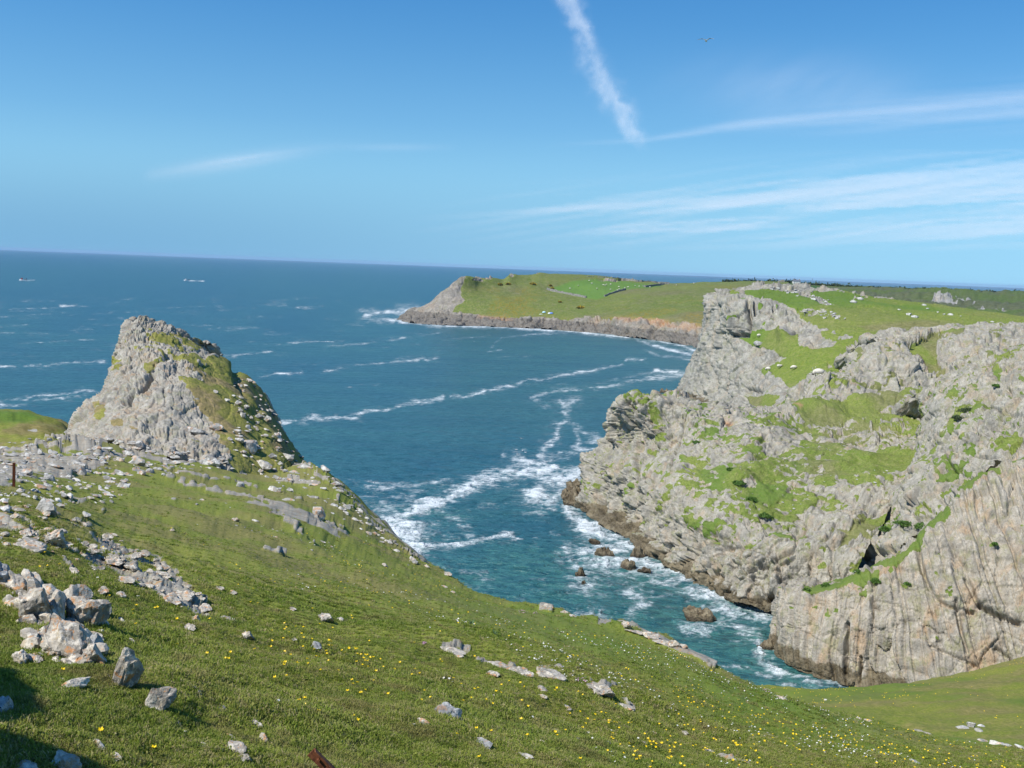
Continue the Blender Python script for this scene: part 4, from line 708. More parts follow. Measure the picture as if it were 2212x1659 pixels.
def cont(x, y):
    c = np.interp(y, [-60, 0, 62, 96, 153, 192, 244, 287, 326], [1212, 1231, 1258, 1268, 1288, 1308, 1343, 1366, 1388]); w_ = np.interp(y, [-60, 0, 62, 96, 153, 192, 244, 287, 326], [28, 25, 19, 25, 32, 28, 28, 24, 6])
    u = (x - c + 12 * fbm(np.c_[x / 30, y / 30, 0 * x], 5, 441, .6)) / w_
    b = np.exp(-np.abs(u) ** 2.6) * (.62 + .42 * fbm(np.c_[x / 22, y / 26, 0 * x], 5, 442, .6) + .18 * np.exp(-((u - .4) / .35) ** 2))
    return np.clip(b * .44, 0, 1) * sstep(332, 285, y)
veil('contrail', 1150, 1440, -70, 345, 3450, 2.5, cont, 'broad broken white contrail slanting down the middle of the sky')
# ------------------------------------------------------------------ where things stand
_Q = np.concatenate([v[0] for v in SURF.values()]); _X = np.concatenate([v[1] for v in SURF.values()]); _Y = np.concatenate([v[2] for v in SURF.values()])
_D = np.concatenate([v[3] for v in SURF.values()]); _N = np.concatenate([v[4] for v in SURF.values()]); _G = np.concatenate([v[5]['grass'] for v in SURF.values()])
_H = np.concatenate([np.full(len(v[0]), k == 'hillside') for k, v in SURF.items()])
_ok = (_X > -120) & (_X < 2330) & (_Y > 560) & (_Y < 1780) & (_D > 2); _id = np.nonzero(_ok)[0]; _id = _id[np.argsort(-_D[_id])]
_buf = np.full((900, 1240), -1); _buf[(_Y[_id] / 2).astype(int), ((_X[_id] + 130) / 2).astype(int)] = _id
def spot(x, y, r=1):
    """index of the land point seen at (x, y)"""
    c = _buf[max(int(y / 2) - r, 0):int(y / 2) + r + 1, max(int((x + 130) / 2) - r, 0):int((x + 130) / 2) + r + 1].ravel(); c = c[c >= 0]
    if len(c) == 0: return spot(x, y, r + 2) if r < 9 else None
    return c[np.argmin(_D[c])]
def link(name, me, parent=None, **props):
    o = bpy.data.objects.new(name, me); col.objects.link(o)
    if parent: o.parent = parent
    for k, v in props.items():
        if v is not None: o[k] = v
    return o
def pymesh(name, V, F, mats, fm=None, smooth=False):
    me = bpy.data.meshes.new(name); me.from_pydata([tuple(map(float, v)) for v in V], [], [tuple(int(i) for i in f) for f in F])
    for m in mats: me.materials.append(m)
    if fm is not None: me.polygons.foreach_set('material_index', np.asarray(fm, np.int32))
    me.polygons.foreach_set('use_smooth', np.full(len(F), smooth)); me.update(); return me
_ico = {}
def ico(sub):
    if sub not in _ico:
        import bmesh
        b = bmesh.new(); bmesh.ops.create_icosphere(b, subdivisions=sub, radius=1); b.verts.ensure_lookup_table()
        _ico[sub] = (np.array([v.co[:] for v in b.verts]), [[v.index for v in f.verts] for f in b.faces]); b.free()
    return _ico[sub]
def stone_mesh(name, seed, mat, sub=3, ncut=11, rough=.05, layers=.08, squash=(1, .62, .55)):
    r = np.random.default_rng(seed); V, F = ico(sub); V = V.copy()
    for k in range(ncut):
        n = r.normal(size=3); n /= np.linalg.norm(n); d = r.uniform(.45, .82); s_ = V @ n - d; V = V - np.maximum(s_, 0)[:, None] * n * .96
    V = V * np.array(squash); t = V @ unit([.15, .9, .5]) * 6 + r.uniform(0, 9) + .35 * vnoise(V * 2.1, seed)
    nrm = V / (np.linalg.norm(V, axis=1, keepdims=True) + 1e-6); h = hsh(np.floor(t), np.floor(t) * 0, np.floor(t) * 0, seed) - .5
    V = V + nrm * (h * layers * 2 + fbm(V * 3.5 + seed, 3, seed) * rough)[:, None]
    return pymesh(name, V, F, [mat])
def stone_mat(name, k, base=1.0, lich=1.0, tint=(1, 1, 1)):
    m, t = newmat(name); N = NT(t); g = N.coords()
    a = N.noise(g, 2.2 * k, 5, .65); b = N.noise(g, 9 * k, 4, .7); c = N.noise(g, 30 * k, 3, .7); l = N.noise(g, 8.5 * k, 5, .72, .3)
    r = N.mix(N.ramp(a, .36, .62), tuple(x * base for x in (.20, .195, .18)), tuple(x * base for x in (.40, .385, .35)))
    r = N.mix(N.ramp(b, .48, .62), r, tuple(x * base for x in (.56, .545, .50))); r = N.mix(N.ramp(c, .32, .48, .6, 0), r, (.10, .095, .08))
    r = N.mix(N.m('MULTIPLY', N.ramp(l, .555, .60), .9 * lich), r, (.50, .20, .022)); r = N.mix(N.m('MULTIPLY', N.ramp(l, .36, .42, 1, 0), .5 * lich), r, (.42, .30, .10))
    if tint != (1, 1, 1): r = N.mix(1.0, r, tint, 'MULTIPLY')
    N.out(r, .93, N.m('ADD', b, N.m('MULTIPLY', c, .5)), .7, .03 / k, .2); return m
ms_near = stone_mat('lichened_stone', 1.4, .98, .6, (1.06, 1.0, .92)); ms_mid = stone_mat('pale_stone', .25, 1.0, .45); ms_white = stone_mat('white_stone', .15, 1.2, .0); ms_grey = stone_mat('grey_stone', .8, .85, .35, (.92, .96, 1.02))
NEAR = [stone_mesh('stone_mesh', 500 + k, ms_near, 4, 14, .075, .10, ((1, .55, .50), (1, .7, .62), (1, .45, .42), (1, .8, .7))[k % 4]) for k in range(8)]
SMALL = [stone_mesh('stone_mesh', 590 + k, ms_near, 2, 9, .05, .06, ((1, .55, .50), (1, .7, .62), (1, .45, .42))[k % 3]) for k in range(6)]
MID = [stone_mesh('stone_mesh', 530 + k, ms_mid, 2, 9, .06, .07, ((1, .45, .42), (1, .6, .55), (1, .35, .35))[k % 3]) for k in range(9)]
WHITE = [stone_mesh('stone_mesh', 560 + k, ms_white, 2, 7, .06, .03, (1, .7, .6)) for k in range(4)]
GREY = [stone_mesh('stone_mesh', 570 + k, ms_grey, 4, 10, .05, .09, (1, .6, .5)) for k in range(3)]
azS = math.atan2(STRIKE[1], STRIKE[0])
NAMED = []
def stone(x, y, w, label, kind='near', k=0, yaw=None, pitch=0., roll=0., stand=1.0, sink=.22, group=None, name='stone', cat='stone', depth=1.0, cat2=None):
    """x, y: where its foot is seen; w: seen width on the print"""
    i = spot(x, y)
    if i is None: return None
    p, n, d = _Q[i], _N[i], _D[i]; L = w / 2212 * d * .80
    me = dict(near=NEAR, mid=MID, white=WHITE, grey=GREY)[kind]; me = SMALL if kind == 'near' and group else me; me = me[k % len(me)]
    o = link(name, me, None, label=label, category=cat, group=group)
    yw = azS + random.uniform(-.3, .3) if yaw is None else yaw
    o.rotation_euler = Euler((roll + random.uniform(-.2, .2), pitch, yw)); o.scale = (L, L * depth, L * stand)
    o.location = (p[0], p[1], p[2] + L * (.5 - sink) * stand * .55)
    if group is None: NAMED.append((x, y, label))
    return o
Z4p = lambda a, b: (a * .337, 1101 + b * .337); Z5 = lambda a, b: (745.5 + a * .337, 1101 + b * .337); Z6 = lambda a, b: (1466.6 + a * .337, 1101 + b * .337); Z0 = lambda a, b: (a * .337, 610 + b * .337)
# (x, y of foot, width on the enlargement, label, kind, mesh, options)
BIG = [((75, 500), 150, 'pale rounded rock with orange lichen at the far left edge, top of the outcrop', 'near', 1, dict(stand=.8)),
       ((205, 560), 100, 'small dark jagged stone wedged above the pitted rock', 'near', 2, dict(stand=.7)),
       ((205, 680), 215, 'pitted pale rock, second from the left in the near outcrop', 'near', 3, dict(stand=1.0)),
       ((370, 705), 200, 'large grey and white boulder at the middle of the near outcrop', 'near', 0, dict(stand=1.15)),
       ((570, 740), 215, 'overhanging slab whose point juts right over its own shadow', 'near', 4, dict(stand=1.35, yaw=.5, pitch=-.35)),
       ((570, 555), 60, 'little white stone perched behind the overhanging slab', 'near', 5, dict()),
       ((240, 740), 160, 'flat whitish slab below the pitted rock', 'near', 6, dict(stand=.5)),
       ((230, 840), 140, 'low crumbly stone on the left of the orange lichened boulder', 'near', 2, dict(stand=.8)),
       ((390, 930), 265, 'biggest boulder of the near outcrop, white with orange lichen in its middle', 'near', 1, dict(stand=1.05)),
       ((470, 760), 130, 'lichened block lying on top of the biggest boulder', 'near', 7, dict(stand=.6)),
       ((580, 975), 130, 'dark grey stone with orange right edge in the shade of the slab', 'near', 3, dict(stand=1.1)),
       ((610, 900), 130, 'shaded boulder directly beneath the overhanging slab', 'grey', 0, dict(stand=1.2)),
       ((125, 960), 110, 'orange stone at the edge of the deep shadow on the left', 'near', 5, dict(stand=.7)),
       ((240, 975), 150, 'long stone half in the deep shadow below the big boulder', 'near', 6, dict(stand=.6)),
       ((820, 1150), 160, 'tall upright slab casting a pointed shadow to the right', 'near', 4, dict(stand=3.3, yaw=.9, pitch=.12, depth=.9, sink=.1)),
       ((690, 1070), 60, 'small stone between the long slab and the upright slab', 'near', 2, dict(stand=.6)),
       ((470, 1140), 260, 'long thin slab lying on the grass, pointing up to the right', 'near', 6, dict(stand=.6, yaw=.95, depth=.6)),
       ((385, 1090), 90, 'flat pale stone beside the left end of the long thin slab', 'near', 2, dict(stand=.4)),
       ((1025, 1290), 135, 'square lichened block leaning in the grass below the upright slab', 'near', 3, dict(stand=1.9, yaw=.4, pitch=.4, depth=.6, sink=.1)),
       ((1145, 1390), 75, 'small stone in shade at the foot of the leaning block', 'near', 7, dict(stand=1.0)),
       ((640, 1530), 135, 'grey stone near the bottom left with a buttercup beside it', 'near', 0, dict(stand=.75)),
       ((745, 1600), 110, 'orange tipped stone just right of the grey stone near the bottom left', 'near', 2, dict(stand=.6)),
       ((400, 1650), 190, 'big cracked rock cut by the bottom edge of the picture', 'near', 1, dict(stand=.8)),
       ((150, 1660), 170, 'low grey rock in the bottom left corner', 'near', 5, dict(stand=.5)),
       ((1480, 1462), 95, 'flat whitish stone, upper left of the bottom group of pale stones', 'near', 2, dict(stand=.5)),
       ((1500, 1535), 130, 'white rounded stone in the middle of the bottom group of pale stones', 'near', 1, dict(stand=.6)),
       ((1575, 1590), 90, 'white stone at the bottom of the group of pale stones', 'near', 3, dict(stand=.8)),
       ((1655, 1400), 80, 'pale stone with a dark shadow, top of the group of pale stones', 'near', 7, dict(stand=1.1)),
       ((1700, 1480), 85, 'stone with an orange spot, right of the group of pale stones', 'near', 0, dict(stand=1.1)),
       ((1310, 1520), 80, 'faint half buried stone left of the group of pale stones', 'near', 2, dict(stand=.4)),
       ((2000, 1410), 75, 'half buried stone right of the group of pale stones', 'near', 6, dict(stand=.4)),
       ((1685, 1268), 95, 'low flat stone above the group of pale stones', 'near', 2, dict(stand=.35)),
       ((1575, 1338), 90, 'thin pale sliver of rock just above the group of pale stones', 'near', 6, dict(stand=.35)),
       ((1410, 1275), 90, 'dark stone sunk in the grass right of the leaning block', 'grey', 1, dict(stand=.6)),
       ((1250, 1168), 85, 'pale stone at the edge of the pointed shadow', 'near', 5, dict(stand=.5)),
       ((1220, 1138), 120, 'long flat pale stone where the pointed shadow ends', 'near', 6, dict(stand=.35)),
       ((1215, 765), 90, 'dart shaped stone pointing right above the open turf', 'near', 4, dict(stand=.7)),
       ((1258, 708), 60, 'upright pale stone just above the dart shaped stone', 'near', 3, dict(stand=1.1)),
       ((785, 725), 75, 'grey stone right of the overhanging slab', 'near', 0, dict(stand=.9)),
       ((850, 860), 60, 'thin leaning stone right of the shaded outcrop', 'near', 7, dict(stand=1.1)),
       ((1580, 820), 75, 'squat stone with a long dark shadow on the open turf', 'near', 3, dict(stand=1.0)),
       ((2035, 880), 110, 'flat grey stone lying alone on the mid slope', 'grey', 2, dict(stand=.5)),
       ((1120, 590), 160, 'broad tilted slab at the end of the long rock line', 'near', 4, dict(stand=.7)),
       ((1180, 545), 170, 'largest slab on the long rock line', 'near', 6, dict(stand=.75)),
       ((1310, 640), 130, 'last slab at the lower end of the long rock line', 'near', 2, dict(stand=.6)),
       ((1060, 430), 120, 'lichened slab halfway down the long rock line', 'near', 6, dict(stand=.5)),
       ((870, 300), 110, 'orange topped slab near the top of the long rock line', 'near', 2, dict(stand=.6)),
       ((940, 490), 120, 'flat pale rock below the long rock line', 'near', 6, dict(stand=.4)),
       ((790, 455), 105, 'pinkish dome shaped rock below the long rock line', 'near', 1, dict(stand=.5)),
       ((670, 540), 105, 'orange and white slab above the overhanging slab', 'near', 2, dict(stand=.6)),
       ((775, 555), 80, 'small lichened stone with shadow right of the orange and white slab', 'near', 7, dict(stand=.5)),
       ((1460, 705), 120, 'striped grey slab right of the long rock line', 'near', 4, dict(stand=.5)),
       ((1880, 825), 60, 'thin pale stone near the lone flat grey stone', 'near', 2, dict(stand=.35)),
       ((1790, 785), 75, 'long low stone above the thin pale stone', 'near', 6, dict(stand=.35)),
       ((2085, 700), 95, 'pale block with an upright fin on the mid slope', 'near', 3, dict(stand=.8)), ((2185, 705), 50, 'small stone right of the pale block with a fin', 'near', 5, dict(stand=.6)),
       ((1500, 530), 70, 'thin pale stone right of the scattered white slabs', 'near', 2, dict(stand=.4)), ((1400, 500), 110, 'low row of white slabs on the upper turf', 'near', 6, dict(stand=.35)),
       ((1870, 640), 60, 'tiny white slab on the smooth upper turf', 'near', 2, dict(stand=.4)), ((1105, 140), 40, 'small dark tipped stone alone on the smooth upper turf', 'near', 7, dict(stand=.6)),
       ((1505, 65), 45, 'small orange tipped stone on the turf below the crag', 'near', 3, dict(stand=.8)), ((690, 175), 85, 'flat grey slab at the upper left of the long rock line', 'near', 4, dict(stand=.5)),
       ((580, 270), 160, 'pale slab starting the second rock line', 'near', 6, dict(stand=.5)), ((750, 340), 160, 'dark ended slab on the second rock line', 'near', 4, dict(stand=.6)), ((850, 380), 130, 'fractured slab at the end of the second rock line', 'near', 0, dict(stand=.6)),
       ((480, 410), 130, 'narrow slab with shadow left of the second rock line', 'near', 6, dict(stand=.8, depth=.6)), ((350, 220), 140, 'large shadowed boulder with a warm face near the left', 'near', 3, dict(stand=1.2)), ((170, 235), 200, 'broad flat lichened rock near the left edge', 'near', 1, dict(stand=.4)),
       ((180, 160), 120, 'jagged dark stone behind the broad flat rock', 'near', 4, dict(stand=.7)), ((480, 110), 100, 'white stone at the crest of the long rock line', 'near', 5, dict(stand=.6)), ((320, 160), 120, 'whitish slab above the large shadowed boulder', 'near', 2, dict(stand=.5))]
for (a, b), w_, lab, kd, k, op in BIG:
    if a < 720 and b > 420 and b < 1000: w_ *= 1.04; op = dict(op, stand=op.get('stand', 1.0) * 1.4, sink=.14)
    x_, y_ = Z4p(a, b); stone(x_, y_, w_ * .337, lab, kd, k, **op)
B5 = [((660, 1335), 180, 'grey pointed rock standing alone on the lower slope', 'grey', 0, dict(stand=1.15, yaw=.2)), ((500, 1365), 105, 'low pale stone just left of the grey pointed rock', 'near', 2, dict(stand=.5)), ((880, 1505), 140, 'dark blue grey slab below the grey pointed rock', 'grey', 1, dict(stand=.5)),
      ((940, 1352), 50, 'small grey stone right of the grey pointed rock', 'grey', 2, dict(stand=.5)), ((1170, 1570), 110, 'thin slab with an orange end near the bottom edge', 'near', 6, dict(stand=.4)), ((1270, 1495), 80, 'orange and grey stone below two bright buttercups', 'near', 2, dict(stand=.45)),
      ((1350, 1425), 60, 'pale stone beside the bright pair of buttercups', 'near', 5, dict(stand=.8)), ((1270, 1145), 80, 'orange lichened stone below the pale ridge rock', 'near', 7, dict(stand=.5)), ((1260, 1190), 60, 'orange flake just beneath the orange lichened stone', 'near', 2, dict(stand=.5)),
      ((1435, 1275), 70, 'grey slab sunk in turf below the pinkish rocks', 'grey', 2, dict(stand=.4)), ((1490, 1475), 60, 'grey stone by small dark leaves near the bottom', 'grey', 0, dict(stand=.6)), ((1670, 1490), 60, 'flat pale grey stone near the bottom right of centre', 'grey', 1, dict(stand=.4)),
      ((1300, 1060), 170, 'pinkish lichened rock on the pale rock line', 'near', 1, dict(stand=.5)), ((1630, 1180), 170, 'rounded lichened rock right of the thrift cushion', 'near', 3, dict(stand=.55)), ((1790, 1265), 150, 'long low slab running down from the rounded rock', 'near', 6, dict(stand=.3)),
      ((700, 915), 170, 'pale ribbed rock at the left end of the pale rock line', 'near', 2, dict(stand=.35)), ((1000, 1005), 160, 'orange edged slab on the pale rock line', 'near', 6, dict(stand=.35)), ((1120, 1040), 160, 'striped tilted slab on the pale rock line', 'near', 4, dict(stand=.35)), ((950, 1060), 70, 'brownish stone under the pale rock line', 'near', 5, dict(stand=.4)),
      ((640, 490), 50, 'white stone among flowers near the cliff edge', 'near', 2, dict(stand=.6)), ((690, 520), 30, 'tiny white stone just below the white stone among flowers', 'near', 5, dict(stand=.6)), ((260, 355), 50, 'orange stone among buttercups on the upper turf', 'near', 7, dict(stand=.7)),
      ((450, 330), 70, 'pale rock on the grassy edge, leftmost of the edge stones', 'mid', 1, dict(stand=.5)), ((535, 360), 40, 'orange rock on the grassy edge above the cove', 'near', 0, dict(stand=.6)), ((645, 412), 50, 'pinkish rock on the skyline of the near slope', 'near', 1, dict(stand=.6)),
      ((1290, 636), 60, 'orange pointed stone on the cliff edge', 'near', 7, dict(stand=.9)), ((1400, 650), 40, 'orange stone right of the pointed stone on the cliff edge', 'near', 5, dict(stand=.8)), ((1470, 665), 60, 'low orange rock near the foam patch on the cliff edge', 'near', 2, dict(stand=.4)),
      ((1790, 745), 60, 'white upright rock at the start of the pale cliff edge', 'near', 3, dict(stand=1.0)), ((2110, 865), 70, 'pale peaked rock on the cliff edge', 'near', 0, dict(stand=1.0)), ((2165, 880), 50, 'small peaked rock right of the pale peaked rock', 'near', 3, dict(stand=.8)),
      ((1870, 790), 120, 'long white ledge stone on the cliff edge', 'near', 6, dict(stand=.4)), ((1960, 820), 110, 'broken white ledge stone on the cliff edge', 'near', 2, dict(stand=.5)), ((2030, 855), 100, 'lowest white ledge stone on the cliff edge', 'near', 6, dict(stand=.45))]
for (a, b), w_, lab, kd, k, op in B5:
    x_, y_ = Z5(a, b); stone(x_, y_, w_ * .337, lab, kd, k, **op)
B6 = [((640, 1210), 60, 'white stone where the slope meets the lower meadow', 'near', 1, dict(stand=.5)), ((1145, 1335), 30, 'small white stone on the slope edge by the meadow', 'near', 2, dict()), ((1215, 1350), 45, 'flat white stone right of the small one by the meadow', 'near', 2, dict(stand=.5)),
      ((1875, 1390), 55, 'tallest white boulder on the lower meadow', 'white', 0, dict(stand=1.4)), ((1825, 1402), 60, 'flat white rock left of the tallest meadow boulder', 'white', 1, dict(stand=.4)), ((1910, 1410), 40, 'small white rock right of the tallest meadow boulder', 'white', 2, dict(stand=.9)), ((1940, 1385), 40, 'thin white rock furthest right of the meadow boulders', 'white', 3, dict(stand=.4)),
      ((945, 1218), 22, 'lone white stone on the left of the lower meadow', 'white', 0, dict()), ((1390, 1250), 1, None, 'white', 0, dict()),
      ((1940, 1480), 70, 'pale blue grey ledge stone, left end of the row by the meadow', 'mid', 0, dict(stand=.6)), ((2040, 1495), 80, 'middle stone of the pale ledge row by the meadow', 'mid', 1, dict(stand=.7)), ((2110, 1505), 60, 'orange flecked stone of the pale ledge row by the meadow', 'mid', 2, dict(stand=.7)), ((2190, 1515), 60, 'right hand stone of the pale ledge row by the meadow', 'mid', 3, dict(stand=.6)),
      ((420, 1615), 110, 'long pale stone at the bottom right of the slope', 'near', 6, dict(stand=.35)), ((185, 1545), 50, 'pale stone above the long pale stone', 'near', 5, dict(stand=.5)), ((40, 1440), 45, 'pale upright stone left of the yellow flowers', 'near', 3, dict(stand=.8)), ((1510, 1615), 60, 'dark stone hidden in the grass near the bottom right', 'grey', 2, dict(stand=.5)), ((1600, 1430), 60, 'faint pale stone on the slope edge below the meadow boulders', 'near', 6, dict(stand=.3))]
for (a, b), w_, lab, kd, k, op in B6:
    if lab is None: continue
    x_, y_ = Z6(a, b); stone(x_, y_, w_ * .337, lab, kd, k, **op)
# rocks of the ridge and the flank of the crag
B0 = [((1385, 700), 50, 'pale stone on the grass of the crag flank, upper of two'), ((1465, 750), 50, 'pale stone on the grass of the crag flank, lower of two'), ((1390, 930), 110, 'jagged rock with pink thrift at the foot of the crag'), ((1240, 960), 130, 'squared rock at the lower right foot of the crag face'), ((1330, 1180), 150, 'dark hollowed rock on the slope below the crag'),
      ((1480, 1000), 60, 'pale rock on the flank above the dark hollowed rock'), ((1540, 1020), 80, 'upright rock on the flank beside a dark gap'), ((1620, 1060), 130, 'dark jagged rock in the middle of the grassy flank'), ((1690, 1170), 140, 'broken dark rock lower on the grassy flank'), ((1740, 1240), 60, 'small rock below the broken dark rock on the flank'),
      ((1850, 1120), 110, 'craggy rock near the edge of the flank'), ((1940, 1190), 90, 'second craggy rock near the edge of the flank'), ((820, 1110), 90, 'bright white slab on the slope under the crag'), ((880, 1165), 110, 'bright white boulder below the bright white slab'), ((770, 1225), 100, 'pale flat stone under the bright white boulder'),
      ((170, 1230), 110, 'pyramid shaped stone right of the rusty post'), ((330, 1270), 110, 'grey boulder with shaded front near the rusty post'), ((520, 1230), 130, 'dark undercut rock in the middle of the rocky ridge'), ((700, 1305), 50, 'small dark edged stone on the turf below the ridge'), ((800, 1300), 110, 'jagged cluster stone on the turf below the ridge'),
      ((450, 1385), 90, 'pale dome stone left on the lower ridge'), ((560, 1490), 80, 'white stone with shaded side on the upper turf'), ((300, 1475), 170, 'large boulder with a black shadow on its right, left side'), ((165, 1390), 110, 'angular white stone above the large shadowed boulder'), ((40, 1460), 100, 'stone cut by the left edge above the rock lines'),
      ((1550, 1300), 80, 'tall thin rock fin on the slope under the crag'), ((1300, 1395), 40, 'small dark stone alone on the upper turf'), ((1225, 1390), 30, 'tiny dark stone left of the small dark stone'), ((1760, 1330), 110, 'long white rib stone on the right upper slope'), ((1840, 1400), 80, 'dark ended rib stone on the right upper slope'),
      ((2080, 1210), 80, 'rock on the skyline of the slope beside the sea'), ((2150, 1290), 70, 'dark faced rock on the skyline lower down'), ((1700, 1490), 60, 'pink tinged stone on the right upper slope'), ((1880, 1540), 90, 'white slab on the right upper slope'), ((2050, 1500), 110, 'pale ledge on the right upper slope near the edge'), ((1980, 1610), 70, 'black shadowed stone on the right upper slope')]
for k, ((a, b), w_, lab) in enumerate(B0):
    x_, y_ = Z0(a, b); stone(x_, y_, w_ * .337, lab, 'mid', k, stand=random.uniform(.6, 1.1))
REST = []; USED = set()
def scatter(n, poly, w0, w1, word, kind='mid', seed=1, stand=(.35, .9), singles=30):
    """the larger ones that a neighbour can single out are things; what is left goes into one mass"""
    r = np.random.default_rng(seed); P_ = np.array(poly, float); c = 0; t_ = 0; S_ = []
    while c < n and t_ < n * 12:
        t_ += 1; x_, y_ = r.uniform(P_[:, 0].min(), P_[:, 0].max()), r.uniform(P_[:, 1].min(), P_[:, 1].max())
        if sdpoly(np.array([x_]), np.array([y_]), poly)[0] < 0 or spot(x_, y_) is None: continue
        S_.append((w0 + (w1 - w0) * r.random() ** 2.2, x_, y_)); c += 1
    used = set(); base = list(NAMED); m_ = 0
    for wv, x_, y_ in sorted(S_, reverse=True):
        nb = min(base, key=lambda q_: (q_[0] - x_) ** 2 + ((q_[1] - y_) * 1.4) ** 2); dx, dy = x_ - nb[0], y_ - nb[1]
        side = ('right of' if dx > 0 else 'left of') if abs(dx) > abs(dy) else ('below' if dy > 0 else 'above'); key = (nb[2], side); lab_ = '%s just %s the %s' % (word, side, ' '.join(nb[2].split(',')[0].split()[:8])); single = m_ < singles and lab_ not in USED and key not in used and (dx * dx + dy * dy) < 90 ** 2
        o = stone(x_, y_, wv, '%s just %s the %s' % (word, side, ' '.join(nb[2].split(',')[0].split()[:8])), kind, int(r.integers(0, 9)), stand=r.uniform(*stand), group='-')
        if o is None: continue
        del o['group']
        if single: used.add(key); USED.add(lab_); m_ += 1
        else: REST.append((o, kind))
scatter(460, [(0, 962), (140, 930), (300, 955), (470, 985), (520, 1010), (430, 1020), (300, 1030), (260, 1085), (120, 1095), (0, 1100)], 7, 30, 'small pale rock', 'mid', 11, singles=36)
scatter(240, [(510, 800), (560, 830), (600, 900), (645, 980), (720, 1030), (800, 1125), (900, 1212), (860, 1195), (740, 1120), (640, 1070), (560, 1020), (500, 960)], 6, 22, 'small jagged rock', 'mid', 12, stand=(.5, 1.2), singles=30)
scatter(200, [(0, 1095), (100, 1090), (200, 1130), (330, 1205), (470, 1300), (430, 1330), (250, 1250), (100, 1190), (0, 1180)], 6, 30, 'small lichened stone', 'near', 13, singles=26)
scatter(22, [(440, 1300), (700, 1330), (900, 1420), (1400, 1560), (1800, 1640), (1500, 1650), (900, 1640), (500, 1640), (420, 1420)], 5, 18, 'little half buried stone', 'near', 14, singles=16, stand=(.25, .5))
scatter(26, [(420, 1060), (600, 1110), (800, 1190), (700, 1200), (540, 1150), (420, 1100)], 4, 14, 'small pale stone', 'mid', 15, singles=10)
for a, b, w_, lab in [(2060, 300, 60, 'lower of the paired white boulders on the plateau'), (2140, 265, 60, 'upper of the paired white boulders on the plateau'), (940, 800, 90, 'grey boulder at the tip of the lower buttress face')]: stone(*Z1([(a, b)])[0], w_ * .1839, lab, 'white', 1, stand=.9)
for k, (a, b, w_, lab) in enumerate([(180, 880, 100, 'upper part of the long white rock bar on the plateau'), (300, 930, 100, 'lower part of the long white rock bar on the plateau'), (890, 890, 70, 'largest white rock of the right plateau cluster'), (790, 880, 45, 'left white rock of the right plateau cluster'), (1070, 905, 30, 'right white rock of the right plateau cluster'), (1640, 1010, 50, 'lone white rock on the right of the plateau'), (420, 715, 60, 'white rock on the plateau skyline'), (485, 775, 50, 'white rock below the plateau skyline'), (670, 845, 45, 'small white rock in the middle of the plateau'), (20, 790, 45, 'white rock left of the long rock bar')]):
    stone(*Z4([(a, b)])[0], w_ * .1226, lab, 'white', k, stand=.8)
scatter(120, [(10, 1235), (70, 1245), (120, 1290), (215, 1290), (235, 1380), (215, 1440), (150, 1440), (80, 1420), (30, 1340)], 14, 62, 'broken lichened rock', 'near', 16, stand=(.6, 1.5), singles=24)
# pale boulders of the plateau, the valley and the cove slope
scatter(46, Z1([(850, 140), (1240, 110), (1500, 190), (1700, 240), (1830, 330), (1760, 350), (1560, 260), (1300, 200), (1100, 150), (880, 165)]), 2.5, 8, 'small white boulder', 'white', 21, singles=12, stand=(.7, 1.1))
scatter(26, Z1([(1400, 380), (1700, 380), (1900, 460), (2050, 500), (1850, 500), (1600, 470)]), 2.5, 9, 'small white boulder', 'white', 22, singles=10, stand=(.7, 1.1))
scatter(14, Z1([(1560, 1040), (1700, 1040), (1680, 1180), (1540, 1180)]), 2.5, 5, 'tiny white stone', 'white', 23, singles=6)
scatter(26, [(1640, 1010), (1760, 1000), (1900, 1010), (1990, 1040), (1900, 1070), (1780, 1060), (1700, 1110)], 2.5, 6, 'bright white stone', 'white', 24, singles=8)
def join_rest():
    for kd, nm, lab, mt in (('mid', 'rock_rubble', 'countless small limestone rocks strewn over the ridge and flank', ms_mid), ('near', 'small_stones', 'countless small lichened stones lying in the near turf', ms_near), ('white', 'white_rubble', 'countless small white stones on the far turf', ms_white)):
        V, F, o_ = [], [], 0; bpy.context.view_layer.update()
        for o, k in REST:
            if k != kd: continue
            me = o.data; v = np.empty(len(me.vertices) * 3); me.vertices.foreach_get('co', v); v = v.reshape(-1, 3); M_ = np.array(Matrix.LocRotScale(o.location, o.rotation_euler, o.scale)); V.append(v @ M_[:3, :3].T + M_[:3, 3]); F += [tuple(i + o_ for i in p_.vertices) for p_ in me.polygons]; o_ += len(v)
        if V: link(nm, pymesh(nm + '_mesh', np.concatenate(V), F, [mt]), None, label=lab, kind='stuff')
    for o, k in REST: bpy.data.objects.remove(o)
# outcrop beyond the left edge that throws the deep shadow
for k, (X_, Y_, Z_, s_, st, lab) in enumerate([(-4.1, 3.15, 54.35, 1.3, 2.3, 'tall boulder beside the left edge whose shadow darkens the bottom left corner'), (-3.5, 2.55, 54.1, 1.15, 2.4, 'second boulder outside the bottom left corner'), (-4.8, 4.0, 54.35, 1.25, 2.5, 'third boulder behind the left edge')]):
    o = link('boulder', NEAR[k], None, label=lab, category='boulder'); o.location = (X_, Y_, Z_); o.scale = (s_, s_ * 1.1, s_ * st * .8); o.rotation_euler = (.1 * k, .2, azS + .4 * k)
stone(2, 1262, 62, 'small dark boulder top cut by the left edge above the near outcrop', 'grey', 2, stand=1.5, depth=1.2); stone(0, 1540, 60, 'dark rock cut by the left edge inside the deep shadow', 'grey', 0, stand=1.3)

join_rest()
